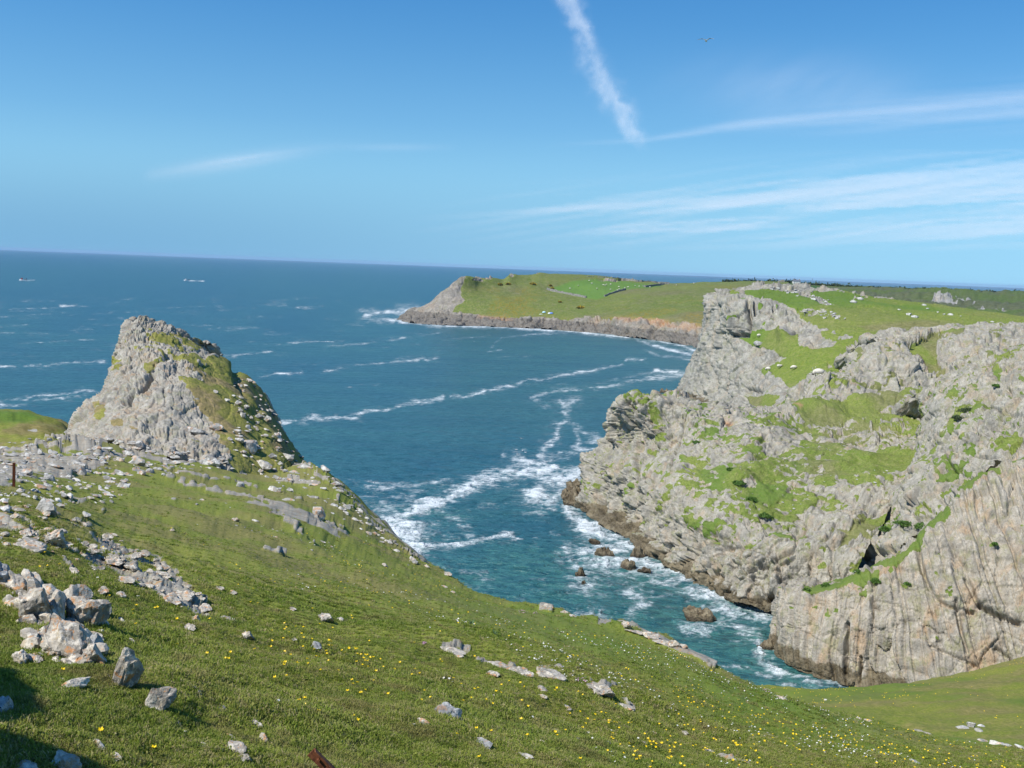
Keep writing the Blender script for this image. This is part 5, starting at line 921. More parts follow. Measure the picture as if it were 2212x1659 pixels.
# ------------------------------------------------------------------ rocks in the sea
mb, t = newmat('wet_brown_rock'); N = NT(t); g = N.coords(); a = N.noise(g, .9, 5, .7); b = N.noise(g, 4.5, 3, .7)
c = N.mix(N.ramp(a, .35, .65), (.10, .074, .042), (.27, .22, .14)); z = N.n('SeparateXYZ'); N.l(g, z.inputs[0]); c = N.mix(N.ramp(z.outputs[2], .3, 1.0, .75, 0.), c, (.035, .026, .016))
N.out(c, .8, N.m('ADD', a, b), .9, .25, .3)
def sea_rock(x, y, w, h, seed, label, sub=5, yaw=0.0, depth=.7, name='sea_rock'):
    r = np.random.default_rng(seed); V, F = ico(sub); V = V.copy(); hz = (sum(at_z(x, y)[:2]) and 1) ; p = np.array(at_z(x, y)); L = w / 2212 * p[1] / 2
    Hh = h / 2212 * p[1] * .74
    for k in range(8):
        n = r.normal(size=3); n[2] *= .4; n /= np.linalg.norm(n); s_ = V @ n - r.uniform(.5, .85); V = V - np.maximum(s_, 0)[:, None] * n
    V[:, 0] *= L; V[:, 1] *= L * depth; V[:, 2] *= Hh; q_ = V + p
    V = V * (1 + .22 * fbm(q_ * (1.6 / L) + seed, 4, seed))[:, None]; V[:, 2] *= 1 + .45 * fbm(np.c_[q_[:, :2] * (3.2 / L), q_[:, 0] * 0], 3, seed + 3)
    V += (V / (np.linalg.norm(V, axis=1, keepdims=True) + 1e-6)) * (rock(q_, [.6, -.3, .7], max(L * .3, .4), seed, 2) * L * .07)[:, None]
    o = link(name, pymesh('sea_rock_mesh', V, F, [mb]), None, label=label, category='sea rock'); o.location = tuple(p + [0, 0, -.15]); o.rotation_euler = (0, 0, yaw); return o
sea_rock(1284, 1173, 28, 15, 1, 'smallest brown rock, furthest out in the foaming water'); sea_rock(1306, 1202, 52, 30, 2, 'jagged brown rock in the middle of the foam'); sea_rock(1256, 1246, 30, 34, 3, 'tall leaning brown rock on the left of the foam', yaw=.5); sea_rock(1262, 1262, 16, 14, 13, 'low brown knob at the foot of the leaning rock')
sea_rock(1354, 1228, 50, 26, 4, 'domed brown rock close to the cliff foot'); sea_rock(1392, 1235, 42, 12, 5, 'low brown shelf joined to the domed rock side'); sea_rock(1374, 1203, 42, 24, 6, 'brown rock leaning on the foot of the cove cliff'); sea_rock(1503, 1338, 84, 44, 7, 'largest brown sea rock in the narrow inlet', yaw=-.35, depth=.55)
sea_rock(1236, 1088, 62, 44, 8, 'brown tidal ledge sticking out at the tip of the cove cliff', sub=5, depth=1.0); sea_rock(1240, 1052, 40, 20, 9, 'thin tidal ledge at the upper side of the cliff tip'); sea_rock(1655, 1402, 48, 30, 10, 'brown weedy foot of the ribbed cliff in the inlet'); sea_rock(1210, 870, 4, 2, 12, 'tiny rock awash in the foam trail')
sea_rock(1436, 848, 40, 12, 11, 'pale low rock at the foot of the buttress', name='sea_rock')

# ------------------------------------------------------------------ animals
m_wool = flat_mat('wool', (.66, .60, .50), .95); m_face = flat_mat('dark_face', (.10, .085, .07), .8); m_gull = flat_mat('white_feathers', (.72, .73, .74), .7); m_grey = flat_mat('grey_feathers', (.22, .23, .25), .7)
def blob(parts, mats, sub=2):
    V = []; F = []; M_ = []; o_ = 0; v0, f0 = ico(sub)
    for c_, s_, mi in parts:
        v = v0 * np.array(s_) + np.array(c_); V.append(v); F += [[i + o_ for i in f] for f in f0]; M_ += [mi] * len(f0); o_ += len(v)
    return np.concatenate(V), F, M_
legs = [((a, b, .17), (.035, .035, .2), 1) for a in (-.33, .33) for b in (-.11, .11)]
V, F, M_ = blob([((0, 0, .58), (.56, .30, .30), 0), ((-.25, 0, .60), (.34, .31, .29), 0), ((.60, 0, .66), (.15, .10, .12), 1), ((.45, 0, .64), (.2, .17, .2), 0), ((.58, .11, .72), (.03, .07, .025), 1), ((.58, -.11, .72), (.03, .07, .025), 1)] + legs, 2)
me_sheep = pymesh('sheep_mesh', V, F, [m_wool, m_face], M_, True)
V, F, M_ = blob([((0, 0, .56), (.56, .30, .30), 0), ((.58, 0, .22), (.16, .09, .10), 1), ((.50, 0, .42), (.15, .14, .22), 0), ((.52, .10, .28), (.03, .06, .025), 1), ((.52, -.10, .28), (.03, .06, .025), 1)] + legs, 2)
me_graze = pymesh('grazing_sheep_mesh', V, F, [m_wool, m_face], M_, True)
def sheep(x, y, lab, yaw, grz=True, s_=1.25, grp=None):
    i = spot(x, y); p = _Q[i]; o = link('sheep', me_graze if grz else me_sheep, None, label=lab, category='sheep', group=grp); o.location = (p[0], p[1], p[2] + .02); o.rotation_euler = (0, 0, yaw); o.scale = (s_,) * 3
sheep(1637.8, 727, 'sheep grazing on the small green terrace under the buttress face', .3, True, 1.9); sheep(1658.6, 799, 'leftmost sheep on the grass edge of the valley', 2.6, True, 1.7); sheep(1682.8, 793, 'second sheep from the left in the valley, browner', .2, False, 1.7); sheep(1712, 796, 'third sheep from the left in the valley', 3.0, True, 1.9); sheep(1768, 811, 'big pale sheep on the rim above the cove slope', 2.9, True, 2.4)
for k, (a, b) in enumerate([(1130, 185), (1183, 170), (1258, 137), (1272, 150), (1290, 188), (1325, 163), (1340, 160), (1355, 158), (1370, 157), (1372, 193), (1410, 193), (1422, 170), (1422, 190), (1450, 180), (1475, 170), (1515, 166), (1550, 166), (1600, 170), (1760, 160), (1860, 153)]):
    x_, y_ = Z7([(a, b)])[0]; lab = {0: 'sheep nearest the left corner of the walled field', 18: 'sheep right outside the walled field', 19: 'sheep furthest right on the headland crest'}.get(k, 'tiny white sheep grazing inside the walled field')
    sheep(x_, y_, lab, k * 1.1, k % 3 > 0, 1.7, None if k in (0, 18, 19) else 'sheep grazing in the walled field')
def gull(x, y, d, lab, fly, span=1.3, yaw=0., z=None):
    t = np.linspace(-1, 1, 15); V = []; F = []; o_ = 0
    v0, f0 = ico(2); v = v0 * np.array([.24, .075, .08]); V += list(v); F += f0; M_ = [0] * len(f0); o_ = len(v)
    v = v0 * np.array([.065, .05, .05]) + np.array([.25, 0, .03]); V += list(v); F += [[i + o_ for i in f] for f in f0]; M_ += [0] * len(f0); o_ += len(v)
    if fly:
        for sgn in (-1, 1):
            pr = [(0.09, .0, .03, .20), (.02, .35, .16, .19), (.05, .5, .19, .15), (-.06, .8, .12, .10), (-.13, 1.0, .05, .02)]
            for (cx, cy, cz, w_) in pr: V += [(cx + w_ / 2, sgn * cy * span / 2, cz), (cx - w_ / 2, sgn * cy * span / 2, cz), (cx, sgn * cy * span / 2, cz + .02)]
            for q_ in range(4):
                a = o_ + q_ * 3; b_ = a + 3; F += [[a, b_, b_ + 2, a + 2], [a + 2, b_ + 2, b_ + 1, a + 1], [a, a + 1, b_ + 1, b_]]; M_ += [1, 1, 0]
            o_ += 15
        V += [(-.2, 0, .0), (-.36, .07, 0), (-.36, -.07, 0), (-.22, 0, .03)]; F += [[o_, o_ + 1, o_ + 3], [o_, o_ + 3, o_ + 2], [o_ + 1, o_ + 2, o_ + 3]]; M_ += [0] * 3
    else:
        v = v0 * np.array([.2, .07, .05]) + np.array([-.06, 0, .05]); V += list(v); F += [[i + o_ for i in f] for f in f0]; M_ += [1] * len(f0)
    o = link('gull', pymesh('gull_mesh', V, F, [m_gull, m_grey], M_, True), None, label=lab, category='gull'); o.location = at_d(x, y, d) if d else at_z(x, y, .25); o.rotation_euler = (0, .1, yaw); return o
gull(1525, 88, 85, 'gull gliding high in the blue sky right of the contrail', True, 1.35, 1.2)
for k, (x_, y_, lab, f_l) in enumerate([(1115, 971, 'leftmost gull floating off the foam trail', 0), (1126, 961, 'highest gull above the foam trail', 1), (1129, 973, 'gull floating in the middle of the little flock', 0), (1136, 977, 'rightmost gull of the little flock by the foam', 0), (1118, 981, 'lowest gull of the little flock by the foam', 0), (806, 1060, 'white gull flying low off the grassy flank', 1), (1024, 737, 'gull resting far out on the bay water', 0)]):
    o = gull(x_, y_, None, lab, bool(f_l), 1.4, k); o.scale = (1.5,) * 3
    if f_l: o.location.z += 2

# ------------------------------------------------------------------ boats, tents, buildings, walls
m_hull = flat_mat('white_hull', (.75, .76, .78), .4); m_dkh = flat_mat('dark_hull', (.06, .07, .09), .5); m_red = flat_mat('red_paint', (.45, .08, .06), .5)
def boxm(name, c_, s_, mat, parent, taper=1.0, **kw):
    x_, y_, z_ = [v / 2 for v in s_]; V = [(-x_, -y_, -z_), (x_, -y_, -z_), (x_, y_, -z_), (-x_, y_, -z_), (-x_ * taper, -y_ * taper, z_), (x_ * taper, -y_ * taper, z_), (x_ * taper, y_ * taper, z_), (-x_ * taper, y_ * taper, z_)]
    o = link(name, pymesh(name, V, [(0, 3, 2, 1), (4, 5, 6, 7), (0, 1, 5, 4), (1, 2, 6, 5), (2, 3, 7, 6), (3, 0, 4, 7)], [mat]), parent, **kw); o.location = c_; return o
def boat(x, y, L, lab, cabin_mat):
    p = at_z(x, y); e_ = link('fishing_boat', None, None, label=lab, category='boat'); e_.location = p; e_.rotation_euler = (0, 0, math.pi + .15)
    st = np.linspace(-.5, .5, 11); V = []; F = []
    for u in st:
        b = .16 * (1 - max(0, u * 2) ** 2.2) + .004; sh = .13 + .09 * max(0, u) ** 1.3 * 2; V += [(u * L, -b * L, sh * L), (u * L, -b * .7 * L, -.02 * L), (u * L, 0, -.05 * L), (u * L, b * .7 * L, -.02 * L), (u * L, b * L, sh * L)]
    for i in range(10):
        for j in range(4): a = i * 5 + j; F.append((a, a + 5, a + 6, a + 1))
        F.append((i * 5, i * 5 + 4, i * 5 + 9, i * 5 + 5))
    F.append((0, 1, 2, 3, 4)); h = link('hull', pymesh('hull_mesh', V, F, [m_hull]), e_)
    c_ = boxm('wheelhouse', (.18 * L, 0, .26 * L), (.22 * L, .2 * L, .20 * L), cabin_mat, e_, .9); boxm('window', (.0, 0, .03 * L), (.225 * L, .19 * L, .05 * L), m_dkh, c_)
    boxm('mast', (.05 * L, 0, .38 * L), (.02 * L, .02 * L, .42 * L), m_dkh, e_); boxm('deck_gear', (-.25 * L, 0, .18 * L), (.2 * L, .18 * L, .12 * L), m_dkh, e_, .8); boxm('gantry', (-.44 * L, 0, .24 * L), (.03 * L, .22 * L, .22 * L), m_dkh, e_)
boat(50, 606, 12.5, 'white fishing boat with a red wheelhouse near the left edge of the sea', m_red); boat(595 * .6777, 606.5, 12.0, 'white fishing boat trailing a thin wake, second from the left', m_hull)
def tent(x, y, s_, mat, lab, low=False):
    p = _Q[spot(x, y)]; e_ = link('tent', None, None, label=lab, category='tent'); e_.location = p; e_.rotation_euler = (0, 0, .6); v0, f0 = ico(3); v = v0.copy(); v[:, 2] = np.maximum(v[:, 2], -.05) * (.5 if low else .85); v[:, 0] *= 1.5 if low else 1.15
    link('flysheet', pymesh('flysheet_mesh', v * s_, f0, [mat], None, True), e_); boxm('entrance', (1.0 * s_, 0, .3 * s_), (.35 * s_, .5 * s_, .5 * s_), m_dkh, e_, .6)
tent(1172, 672.5, 1.7, flat_mat('pale_teal_cloth', (.45, .66, .70)), 'pale turquoise tent, top left of the far camp'); tent(1167.5, 676, 1.4, flat_mat('cream_cloth', (.62, .68, .45)), 'long cream green tent, lowest of the far camp', True); tent(1184, 674.6, 1.5, flat_mat('white_cloth', (.80, .80, .76)), 'white tent beside the blue one in the far camp'); tent(1189.5, 675.8, 1.7, flat_mat('blue_cloth', (.16, .28, .62)), 'blue dome tent at the right of the far camp')
m_render = flat_mat('white_render', (.70, .68, .64)); m_slate = flat_mat('grey_slate', (.13, .14, .17)); m_stone2 = flat_mat('buff_stone', (.30, .27, .20))
p = at_d(1720, 613.6, 1398); hs_ = link('house', None, None, label='white house with a grey roof on the skyline beyond the plateau', category='house'); hs_.location = p; W_, D_, H_ = 9.5, 6, 3.8
boxm('wall', (0, 0, H_ / 2), (W_, D_, H_), m_render, hs_)
V = [(-W_ / 2 - .3, -D_ / 2 - .3, 0), (W_ / 2 + .3, -D_ / 2 - .3, 0), (W_ / 2 + .3, D_ / 2 + .3, 0), (-W_ / 2 - .3, D_ / 2 + .3, 0), (-W_ / 2 - .3, 0, 2.2), (W_ / 2 + .3, 0, 2.2)]
rf = link('roof', pymesh('roof_mesh', V, [(0, 1, 5, 4), (2, 3, 4, 5), (0, 4, 3), (1, 2, 5), (0, 3, 2, 1)], [m_slate]), hs_); rf.location = (0, 0, H_ + .003)
for a in (-3.9, 3.9): boxm('chimney', (a, 0, 2.5), (.8, .8, 1.5), m_stone2, rf)
for a in (-3, 0, 3):
    for b in (1.1, 2.8): boxm('window', (a, -D_ / 2 - .02, b), (.9, .08, 1.0), m_dkh, hs_)
p = at_d(1687, 611.2, 1398); rn = link('ruined_barn', None, None, label='buff stone ruin with a sloping top on the skyline', category='ruin'); rn.location = p
V = [(-4.6, -2, 0), (4.6, -2, 0), (4.6, 2, 0), (-4.6, 2, 0), (-4.6, -2, 1.6), (-2.5, -2, 2.9), (2.2, -2, 4.5), (4.0, -2, 4.3), (4.6, -2, 1.8), (-4.6, 2, 1.6), (-2.5, 2, 2.9), (2.2, 2, 4.5), (4.0, 2, 4.3), (4.6, 2, 1.8)]
link('wall', pymesh('ruin_mesh', V, [(0, 1, 8, 7, 6, 5, 4), (3, 9, 10, 11, 12, 13, 2), (0, 4, 9, 3), (1, 2, 13, 8), (4, 5, 10, 9), (5, 6, 11, 10), (6, 7, 12, 11), (7, 8, 13, 12)], [m_stone2]), rn); boxm('doorway', (1.2, -2.03, .9), (1.0, .1, 1.8), m_dkh, rn)
# dry stone walls as coursed, uneven masonry
mw, t = newmat('dry_stone'); N = NT(t); g = N.coords(); a = N.noise(g, 1.2, 3, .7); N.out(N.mix(N.ramp(a, .35, .65), (.13, .125, .115), (.33, .31, .27)), .95, a, .8, .2)
def wall(pts, lab, h=2.0, th=.9):
    p_ = np.array(pts, float); l_ = np.r_[0, np.cumsum(np.hypot(*np.diff(p_, axis=0).T))]; q2 = np.arange(0, l_[-1], 5); pts = list(zip(np.interp(q2, l_, p_[:, 0]), np.interp(q2, l_, p_[:, 1]))) + [tuple(p_[-1])]
    W3 = np.array([_Q[spot(*q_, 0) if spot(*q_, 0) is not None else spot(*q_)] for q_ in pts]); W3 = np.stack([np.convolve(np.pad(W3[:, k], 3, mode='edge'), np.ones(7) / 7, 'valid') for k in range(3)], 1); L_ = np.r_[0, np.cumsum(np.linalg.norm(np.diff(W3, axis=0), axis=1))]
    n = int(L_[-1] / 1.6) + 2; C_ = np.stack([np.interp(np.linspace(0, L_[-1], n), L_, W3[:, k]) for k in range(3)], 1); V = []; F = []; r = np.random.default_rng(5)
    for i in range(n - 1):
        a, b = C_[i], C_[i + 1]; t_ = (b - a) / (np.linalg.norm(b - a) + 1e-6); s_ = np.cross(t_, [0, 0, 1]) * th / 2 * r.uniform(.85, 1.15); hh = h * r.uniform(.82, 1.12); o_ = len(V)
        for q_ in (a, b):
            for z_, k in ((-1.2, 1.25), (hh, .75)): V += [q_ - s_ * k + [0, 0, z_], q_ + s_ * k + [0, 0, z_]]
        F += [(o_, o_ + 4, o_ + 6, o_ + 2), (o_ + 1, o_ + 3, o_ + 7, o_ + 5), (o_ + 2, o_ + 6, o_ + 7, o_ + 3), (o_, o_ + 2, o_ + 3, o_ + 1), (o_ + 4, o_ + 5, o_ + 7, o_ + 6)]
    return link('dry_stone_wall', pymesh('wall_mesh', V, F, [mw]), None, label=lab, category='wall')
wall(Z7([(990, 187), (1030, 198), (1080, 208), (1150, 222), (1230, 238), (1290, 250)]), 'dry stone wall on the near left side of the bright field'); wall(Z7([(1290, 250), (1340, 232), (1400, 208), (1440, 196), (1520, 182), (1600, 173), (1700, 160)]), 'dry stone wall climbing right from the lowest corner of the bright field')
wall(Z7([(990, 187), (1010, 178), (1050, 163), (1130, 142), (1180, 131), (1230, 125), (1290, 121)]), 'dark dry stone wall along the upper left of the bright field'); wall(Z7([(1290, 121), (1400, 128), (1480, 136), (1550, 143), (1640, 152), (1730, 157)]), 'dry stone wall along the far side of the bright field')
# hedges and bushes
def leafy(name, lab, cat, c_, rad, n, mat, seed, leaf=.25, par=None, group=None, kind=None):
    r = np.random.default_rng(seed); u = r.normal(size=(n, 3)); u /= np.linalg.norm(u, axis=1, keepdims=True); rr = r.uniform(.55, 1, n) ** .6; lump = 1 + .35 * vnoise(u * 2.2 + seed, seed); C_ = u * (rr * lump)[:, None] * np.array(rad); C_[:, 2] = np.abs(C_[:, 2])
    a = r.normal(size=(n, 3)); b = r.normal(size=(n, 3)); a /= np.linalg.norm(a, axis=1, keepdims=True); b -= a * (a * b).sum(1, keepdims=True); b /= np.linalg.norm(b, axis=1, keepdims=True); s_ = leaf * r.uniform(.5, 1.2, (n, 1))
    V = np.stack([C_ - a * s_, C_ - b * s_ * .5, C_ + a * s_, C_ + b * s_ * .5], 1).reshape(-1, 3); F = np.arange(4 * n).reshape(-1, 4)
    o = link(name, pymesh(name + '_mesh', V, F, [mat]), par, label=lab, category=cat, group=group, kind=kind); o.location = c_; return o
m_leafd = flat_mat('dark_leaves', (.055, .080, .030), .8); m_leafg = flat_mat('bright_leaves', (.075, .150, .022), .7); m_gor = flat_mat('gorse_flower', (.42, .30, .02), .8)
for k, (xa, xb, ya, yb, lab) in enumerate([(1560, 1700, 609, 609.5, 'dark hedge along the skyline left of the house'), (1696, 1830, 611, 619, 'dark hedge running down the skyline past the house'), (1830, 2030, 620, 627.5, 'low dark hedge on the skyline above the scrub slope'), (2030, 2230, 628, 633, 'low dark hedge on the skyline at the right edge')]):
    p0, p1 = at_d(xa, ya, 1405 + 30 * k), at_d(xb, yb, 1420 + 30 * k); r = np.random.default_rng(k); L_ = p1[0] - p0[0]; n = 1500; C_ = np.c_[r.uniform(0, L_, n), r.normal(0, 2, n), np.abs(r.normal(0, 1, n)) * (1.3 + .8 * vnoise(np.c_[r.uniform(0, 40, n), np.zeros(n), np.zeros(n)], 3))]
    C_[:, 2] *= 1 + .6 * vnoise(np.c_[C_[:, 0] / 14, C_[:, 0] * 0, C_[:, 0] * 0], 4); a = r.normal(size=(n, 3)) * .8; b = r.normal(size=(n, 3)) * .8; sl_ = (p1[2] - p0[2]) / L_; C_[:, 2] += C_[:, 0] * sl_ - .8
    V = np.stack([C_ - a, C_ - b, C_ + a, C_ + b], 1).reshape(-1, 3); o = link('hedge', pymesh('hedge_mesh', V, np.arange(4 * n).reshape(-1, 4), [m_leafd]), None, label=lab, category='hedge'); o.location = p0
def bush(x, y, w, lab, mat=m_leafg, k=1, cat='bush', name='bush', flowers=False, tall=.6):
    i = spot(x, y); p = _Q[i]; R_ = w / 2212 * _D[i] / 2; lf = max(.0011 * _D[i], R_ * .05); o = leafy(name, lab, cat, tuple(p - [0, 0, R_ * .15]), (R_, R_, R_ * tall), 700, mat, k, lf)
    if flowers: leafy('blossom', None, None, (0, 0, R_ * .04), (R_ * 1.03, R_ * 1.03, R_ * tall * 1.05), 300, m_gor, k + 50, lf * 1.3, o)
    return o
for k, (x_, y_, w_, lab) in enumerate([(1083, 612, 9, 'gorse bush in yellow flower, leftmost on the far headland'), (1098, 611, 9, 'gorse bush in yellow flower, second from the left on the headland'), (1152, 611, 11, 'gorse bush in flower left of the walled field'), (1190, 617, 5, 'small gorse bush near the field corner'), (1195, 621, 5, 'lower of two small gorse bushes near the field corner'), (1206, 651, 5, 'single orange gorse bush below the field'), (1250, 662, 14, 'gorse patch low on the headland near the camp')]): bush(x_, y_, w_, lab, m_leafd, 60 + k, 'gorse bush', 'gorse_bush', True, .5)
for k, (x_, y_, w_, lab) in enumerate([(2090, 885, 46, 'dark green bush in the diagonal gully of the right ridge'), (2072, 905, 30, 'lower dark green bush in the diagonal gully of the right ridge'), (1598, 1040, 26, 'bright green clump highest on the cove cliff'), (1625, 1075, 26, 'bright green clump beside a grey patch on the cove cliff'), (1650, 1110, 30, 'large green clump in the middle of the cove cliff'), (1575, 1010, 18, 'small green clump near the top of the cove cliff'), (1500, 955, 14, 'round green clump on the left part of the cove cliff'),
      (1990, 1135, 40, 'long dark ivy patch hanging on the rock wall'), (1950, 1130, 36, 'ivy patch in the middle of the rock wall'), (1912, 1140, 30, 'ivy patch at the left end of the rock wall'), (2148, 1172, 14, 'small bush on the crack of the ribbed cliff'), (1890, 1250, 28, 'green cushion on top of the ribbed cliff'), (1855, 1232, 26, 'second green cushion on top of the ribbed cliff'), (1785, 1262, 24, 'leftmost green cushion on the ribbed cliff'), (1958, 1258, 16, 'narrow green tuft in a joint of the ribbed cliff'), (2150, 830, 20, 'green tuft high in a notch of the right ridge'), (1740, 1270, 16, 'tiny green tuft at the cliff corner')]): bush(x_, y_, w_, lab, m_leafg if k not in (0, 1) else m_leafd, 80 + k, tall=.45)

# ------------------------------------------------------------------ iron stakes
mr, t = newmat('rusted_iron'); N = NT(t); g = N.coords('Object'); a = N.noise(g, 30, 4, .7); N.out(N.mix(N.ramp(a, .35, .65), (.085, .028, .014), (.22, .08, .035)), .85, a, .5, .004)
def stake(x, y, L_, w_, lab, tilt):
    i = spot(x, y); p = _Q[i]; e_ = link('iron_stake', None, None, label=lab, category='stake'); e_.location = (p[0], p[1], p[2] - .08); e_.rotation_euler = tilt
    boxm('flange', (0, 0, L_ / 2), (w_, .006, L_), mr, e_); boxm('flange', (w_ / 2, -w_ / 2, L_ / 2), (.006, w_, L_), mr, e_); boxm('bolt', (0, -.01, L_ * .85), (.012, .02, .012), mr, e_)
stake(35.4, 1045, .58, .055, 'rusty iron post standing on the rocky ridge at the left', (0.02, .03, .4)); stake(778, 1690, .36, .05, 'rusty iron stake leaning left at the bottom edge', (-.1, -.75, .3))

# ------------------------------------------------------------------ flowers
m_yel = flat_mat('buttercup_yellow', (.85, .60, .01), .35); m_whi = flat_mat('daisy_white', (.82, .82, .80), .6); m_stem = flat_mat('stem_green', (.09, .17, .02), .7); m_pnk = flat_mat('thrift_pink', (.60, .36, .48), .8)
def flower_geo(kind, h, r):
    V = []; F = []; M_ = []
    V += [(-.0012, 0, 0), (.0012, 0, 0), (.0012, .001, h), (-.0012, .001, h)]; F.append((0, 1, 2, 3)); M_.append(1)
    n = 5 if kind == 'b' else 10; up = .75 if kind == 'b' else .12
    for k in range(n):
        a = 2 * math.pi * k / n; da = math.pi / n * .95; o_ = len(V)
        V += [(0, 0, h), (r * .7 * math.cos(a - da), r * .7 * math.sin(a - da), h + r * up * .45), (r * math.cos(a), r * math.sin(a), h + r * up), (r * .7 * math.cos(a + da), r * .7 * math.sin(a + da), h + r * up * .45)]; F.append((o_, o_ + 1, o_ + 2, o_ + 3)); M_.append(0)
    o_ = len(V); V += [(r * .25, 0, h + r * .2), (0, r * .25, h + r * .2), (-r * .25, 0, h + r * .2), (0, -r * .25, h + r * .2), (0, 0, h + r * .32)]
    for k in range(4): F.append((o_ + k, o_ + (k + 1) % 4, o_ + 4)); M_.append(2)
    return V, F, M_
_cells = _buf[_buf >= 0]; _cells = _cells[_H[_cells]]
def flower_set(kind, n_single, n_all, dens, label, group, rest_label, h, r, mats, seed, fixed=()):
    rg = np.random.default_rng(seed); pts = []
    hidx = _cells[(_Y[_cells] < 1700) & (_G[_cells] > .8) & (_X[_cells] > -20) & (_X[_cells] < 2230)]
    wgt = dens(_X[hidx], _Y[hidx], _Q[hidx]); wgt = wgt / wgt.sum(); ch = rg.choice(hidx, n_all, replace=False, p=wgt)
    sel = [spot(*q_) for q_ in fixed]; ch = np.r_[np.array([s_ for s_ in sel if s_ is not None], int), ch]
    D_ = _D[ch]; order = np.argsort(D_); ch = ch[order]
    ms_ = []
    for k in range(3): V, F, M_ = flower_geo(kind, h * (.8 + .25 * k), r); ms_.append(pymesh('flower_mesh', V, F, mats, M_))
    for k, i in enumerate(ch[:n_single]):
        o = link('buttercup' if kind == 'b' else 'daisy', ms_[k % 3], None, label=label, category='flower', group=group); o.location = tuple(_Q[i] + [rg.uniform(-.01, .01), rg.uniform(-.01, .01), -.002]); s_ = rg.uniform(.85, 1.2); o.scale = (s_,) * 3; o.rotation_euler = (rg.uniform(-.1, .5), rg.uniform(-.35, .35), rg.uniform(0, 6))
    VV, FF, MM, o_ = [], [], [], 0; V, F, M_ = flower_geo(kind, h, r); V = np.array(V)
    for i in ch[n_single:]:
        s_ = rg.uniform(.8, 1.25) * (1 + .012 * max(_D[i] - 14, 0)); Rm = np.array(Euler((rg.uniform(-.1, .6), rg.uniform(-.4, .4), rg.uniform(0, 6))).to_matrix()); v = (V * s_) @ Rm.T + _Q[i] + rg.uniform(-.03, .03, 3) * [1, 1, 0]; VV.append(v); FF += [tuple(j + o_ for j in f) for f in F]; MM += M_; o_ += len(v)
    link('distant_buttercups' if kind == 'b' else 'distant_daisies', pymesh('flower_mass', np.concatenate(VV), FF, mats, MM), None, label=rest_label, kind='stuff')
def dens_b(x, y, Q):
    m = .06 + 1.0 * sstep(-120, 60, sdpoly(x, y, [(520, 1230), (800, 1180), (1000, 1275), (1300, 1345), (1500, 1420), (1900, 1570), (2212, 1640), (2212, 1659), (1900, 1659), (1300, 1600), (1150, 1520), (900, 1480), (640, 1400)])) + .35 * sstep(-60, 60, sdpoly(x, y, [(400, 1120), (760, 1170), (900, 1300), (700, 1400), (400, 1320)]))
    return m * (.25 + sstep(-.1, .45, fbm(Q * .55, 3, 510))) ** 1.5
def dens_d(x, y, Q):
    return (.05 + sstep(-100, 60, sdpoly(x, y, [(600, 1150), (800, 1170), (1000, 1275), (1400, 1370), (1600, 1470), (2212, 1630), (2212, 1659), (1900, 1620), (1500, 1480), (1000, 1420), (700, 1260)]))) * (.12 + sstep(.0, .5, fbm(Q * .5, 3, 520))) ** 2
fx_b = [Z4p(*q_) for q_ in [(155, 382), (255, 385), (315, 375), (403, 378), (700, 590), (870, 638), (872, 672), (848, 708), (1145, 742), (868, 792), (1150, 900), (1342, 945), (1460, 990), (1440, 965), (1492, 942), (1650, 922), (1565, 818), (1720, 860), (1822, 930), (1868, 968), (2120, 997), (988, 1592), (1955, 1275), (1925, 1293), (2047, 1325), (1975, 1275), (608, 215), (665, 262), (700, 375), (767, 357), (682, 1466), (1805, 857), (1835, 752), (1632, 620), (1012, 668)]] + [Z5(*q_) for q_ in [(800, 1222), (285, 1225), (108, 1212), (676, 1103), (485, 1065), (448, 1090), (815, 1173), (893, 1252), (940, 1262), (755, 1248), (637, 1213), (63, 1380), (97, 1380), (28, 1366), (710, 1470), (1335, 1187), (1180, 1300), (1360, 1488), (1348, 1440), (1430, 1315), (1500, 1322), (1505, 1187), (1540, 1208), (1130, 1383), (1130, 1145), (1155, 1148), (1000, 1198), (1987, 1533), (1940, 1160), (2140, 1322), (1960, 1080), (2000, 1175), (1665, 1558), (1800, 1523), (1775, 1520), (1510, 1645), (885, 1650), (1160, 905), (1123, 883), (1050, 833), (157, 866), (230, 980), (160, 978), (125, 990), (825, 962)]]
flower_set('b', 300, 850, dens_b, 'yellow buttercup on a thin stem in the foreground turf', 'buttercups in the foreground turf', 'countless small yellow buttercups farther up the slope', 0.05, .0135, [m_yel, m_stem, m_yel], 1, fx_b)
flower_set('d', 300, 1100, dens_d, 'tiny white daisy in the foreground turf', 'daisies in the foreground turf', 'countless small white daisies farther up the slope', .03, .0105, [m_whi, m_stem, m_yel], 2)
_mw = _buf[_buf >= 0]; _off = np.concatenate([np.full(len(v[0]), k == 'lower_meadow') for k, v in SURF.items()]); _mw = _mw[_off[_mw]]; rg = np.random.default_rng(31)
wq = (sstep(60, 0, np.abs(_Y[_mw] - np.interp(_X[_mw], [1600, 1938, 2212], [1490, 1482, 1425]))) + .08) * (.2 + sstep(0, .5, fbm(_Q[_mw] * .2, 3, 33))); ch = rg.choice(_mw, 260, replace=False, p=wq / wq.sum()); VV, FF, MM, o_ = [], [], [], 0; V, F, M_ = flower_geo('b', .08, .034); V = np.array(V)
for i in ch:
    Rm = np.array(Euler((rg.uniform(.2, .8), 0, rg.uniform(-.6, .6))).to_matrix()); VV.append(V @ Rm.T + _Q[i]); FF += [tuple(j + o_ for j in f) for f in F]; MM += M_; o_ += len(V)
link('meadow_buttercups', pymesh('flower_mass', np.concatenate(VV), FF, [m_yel, m_stem, m_yel], MM), None, label='faint yellow buttercups scattered over the lower meadow', kind='stuff')
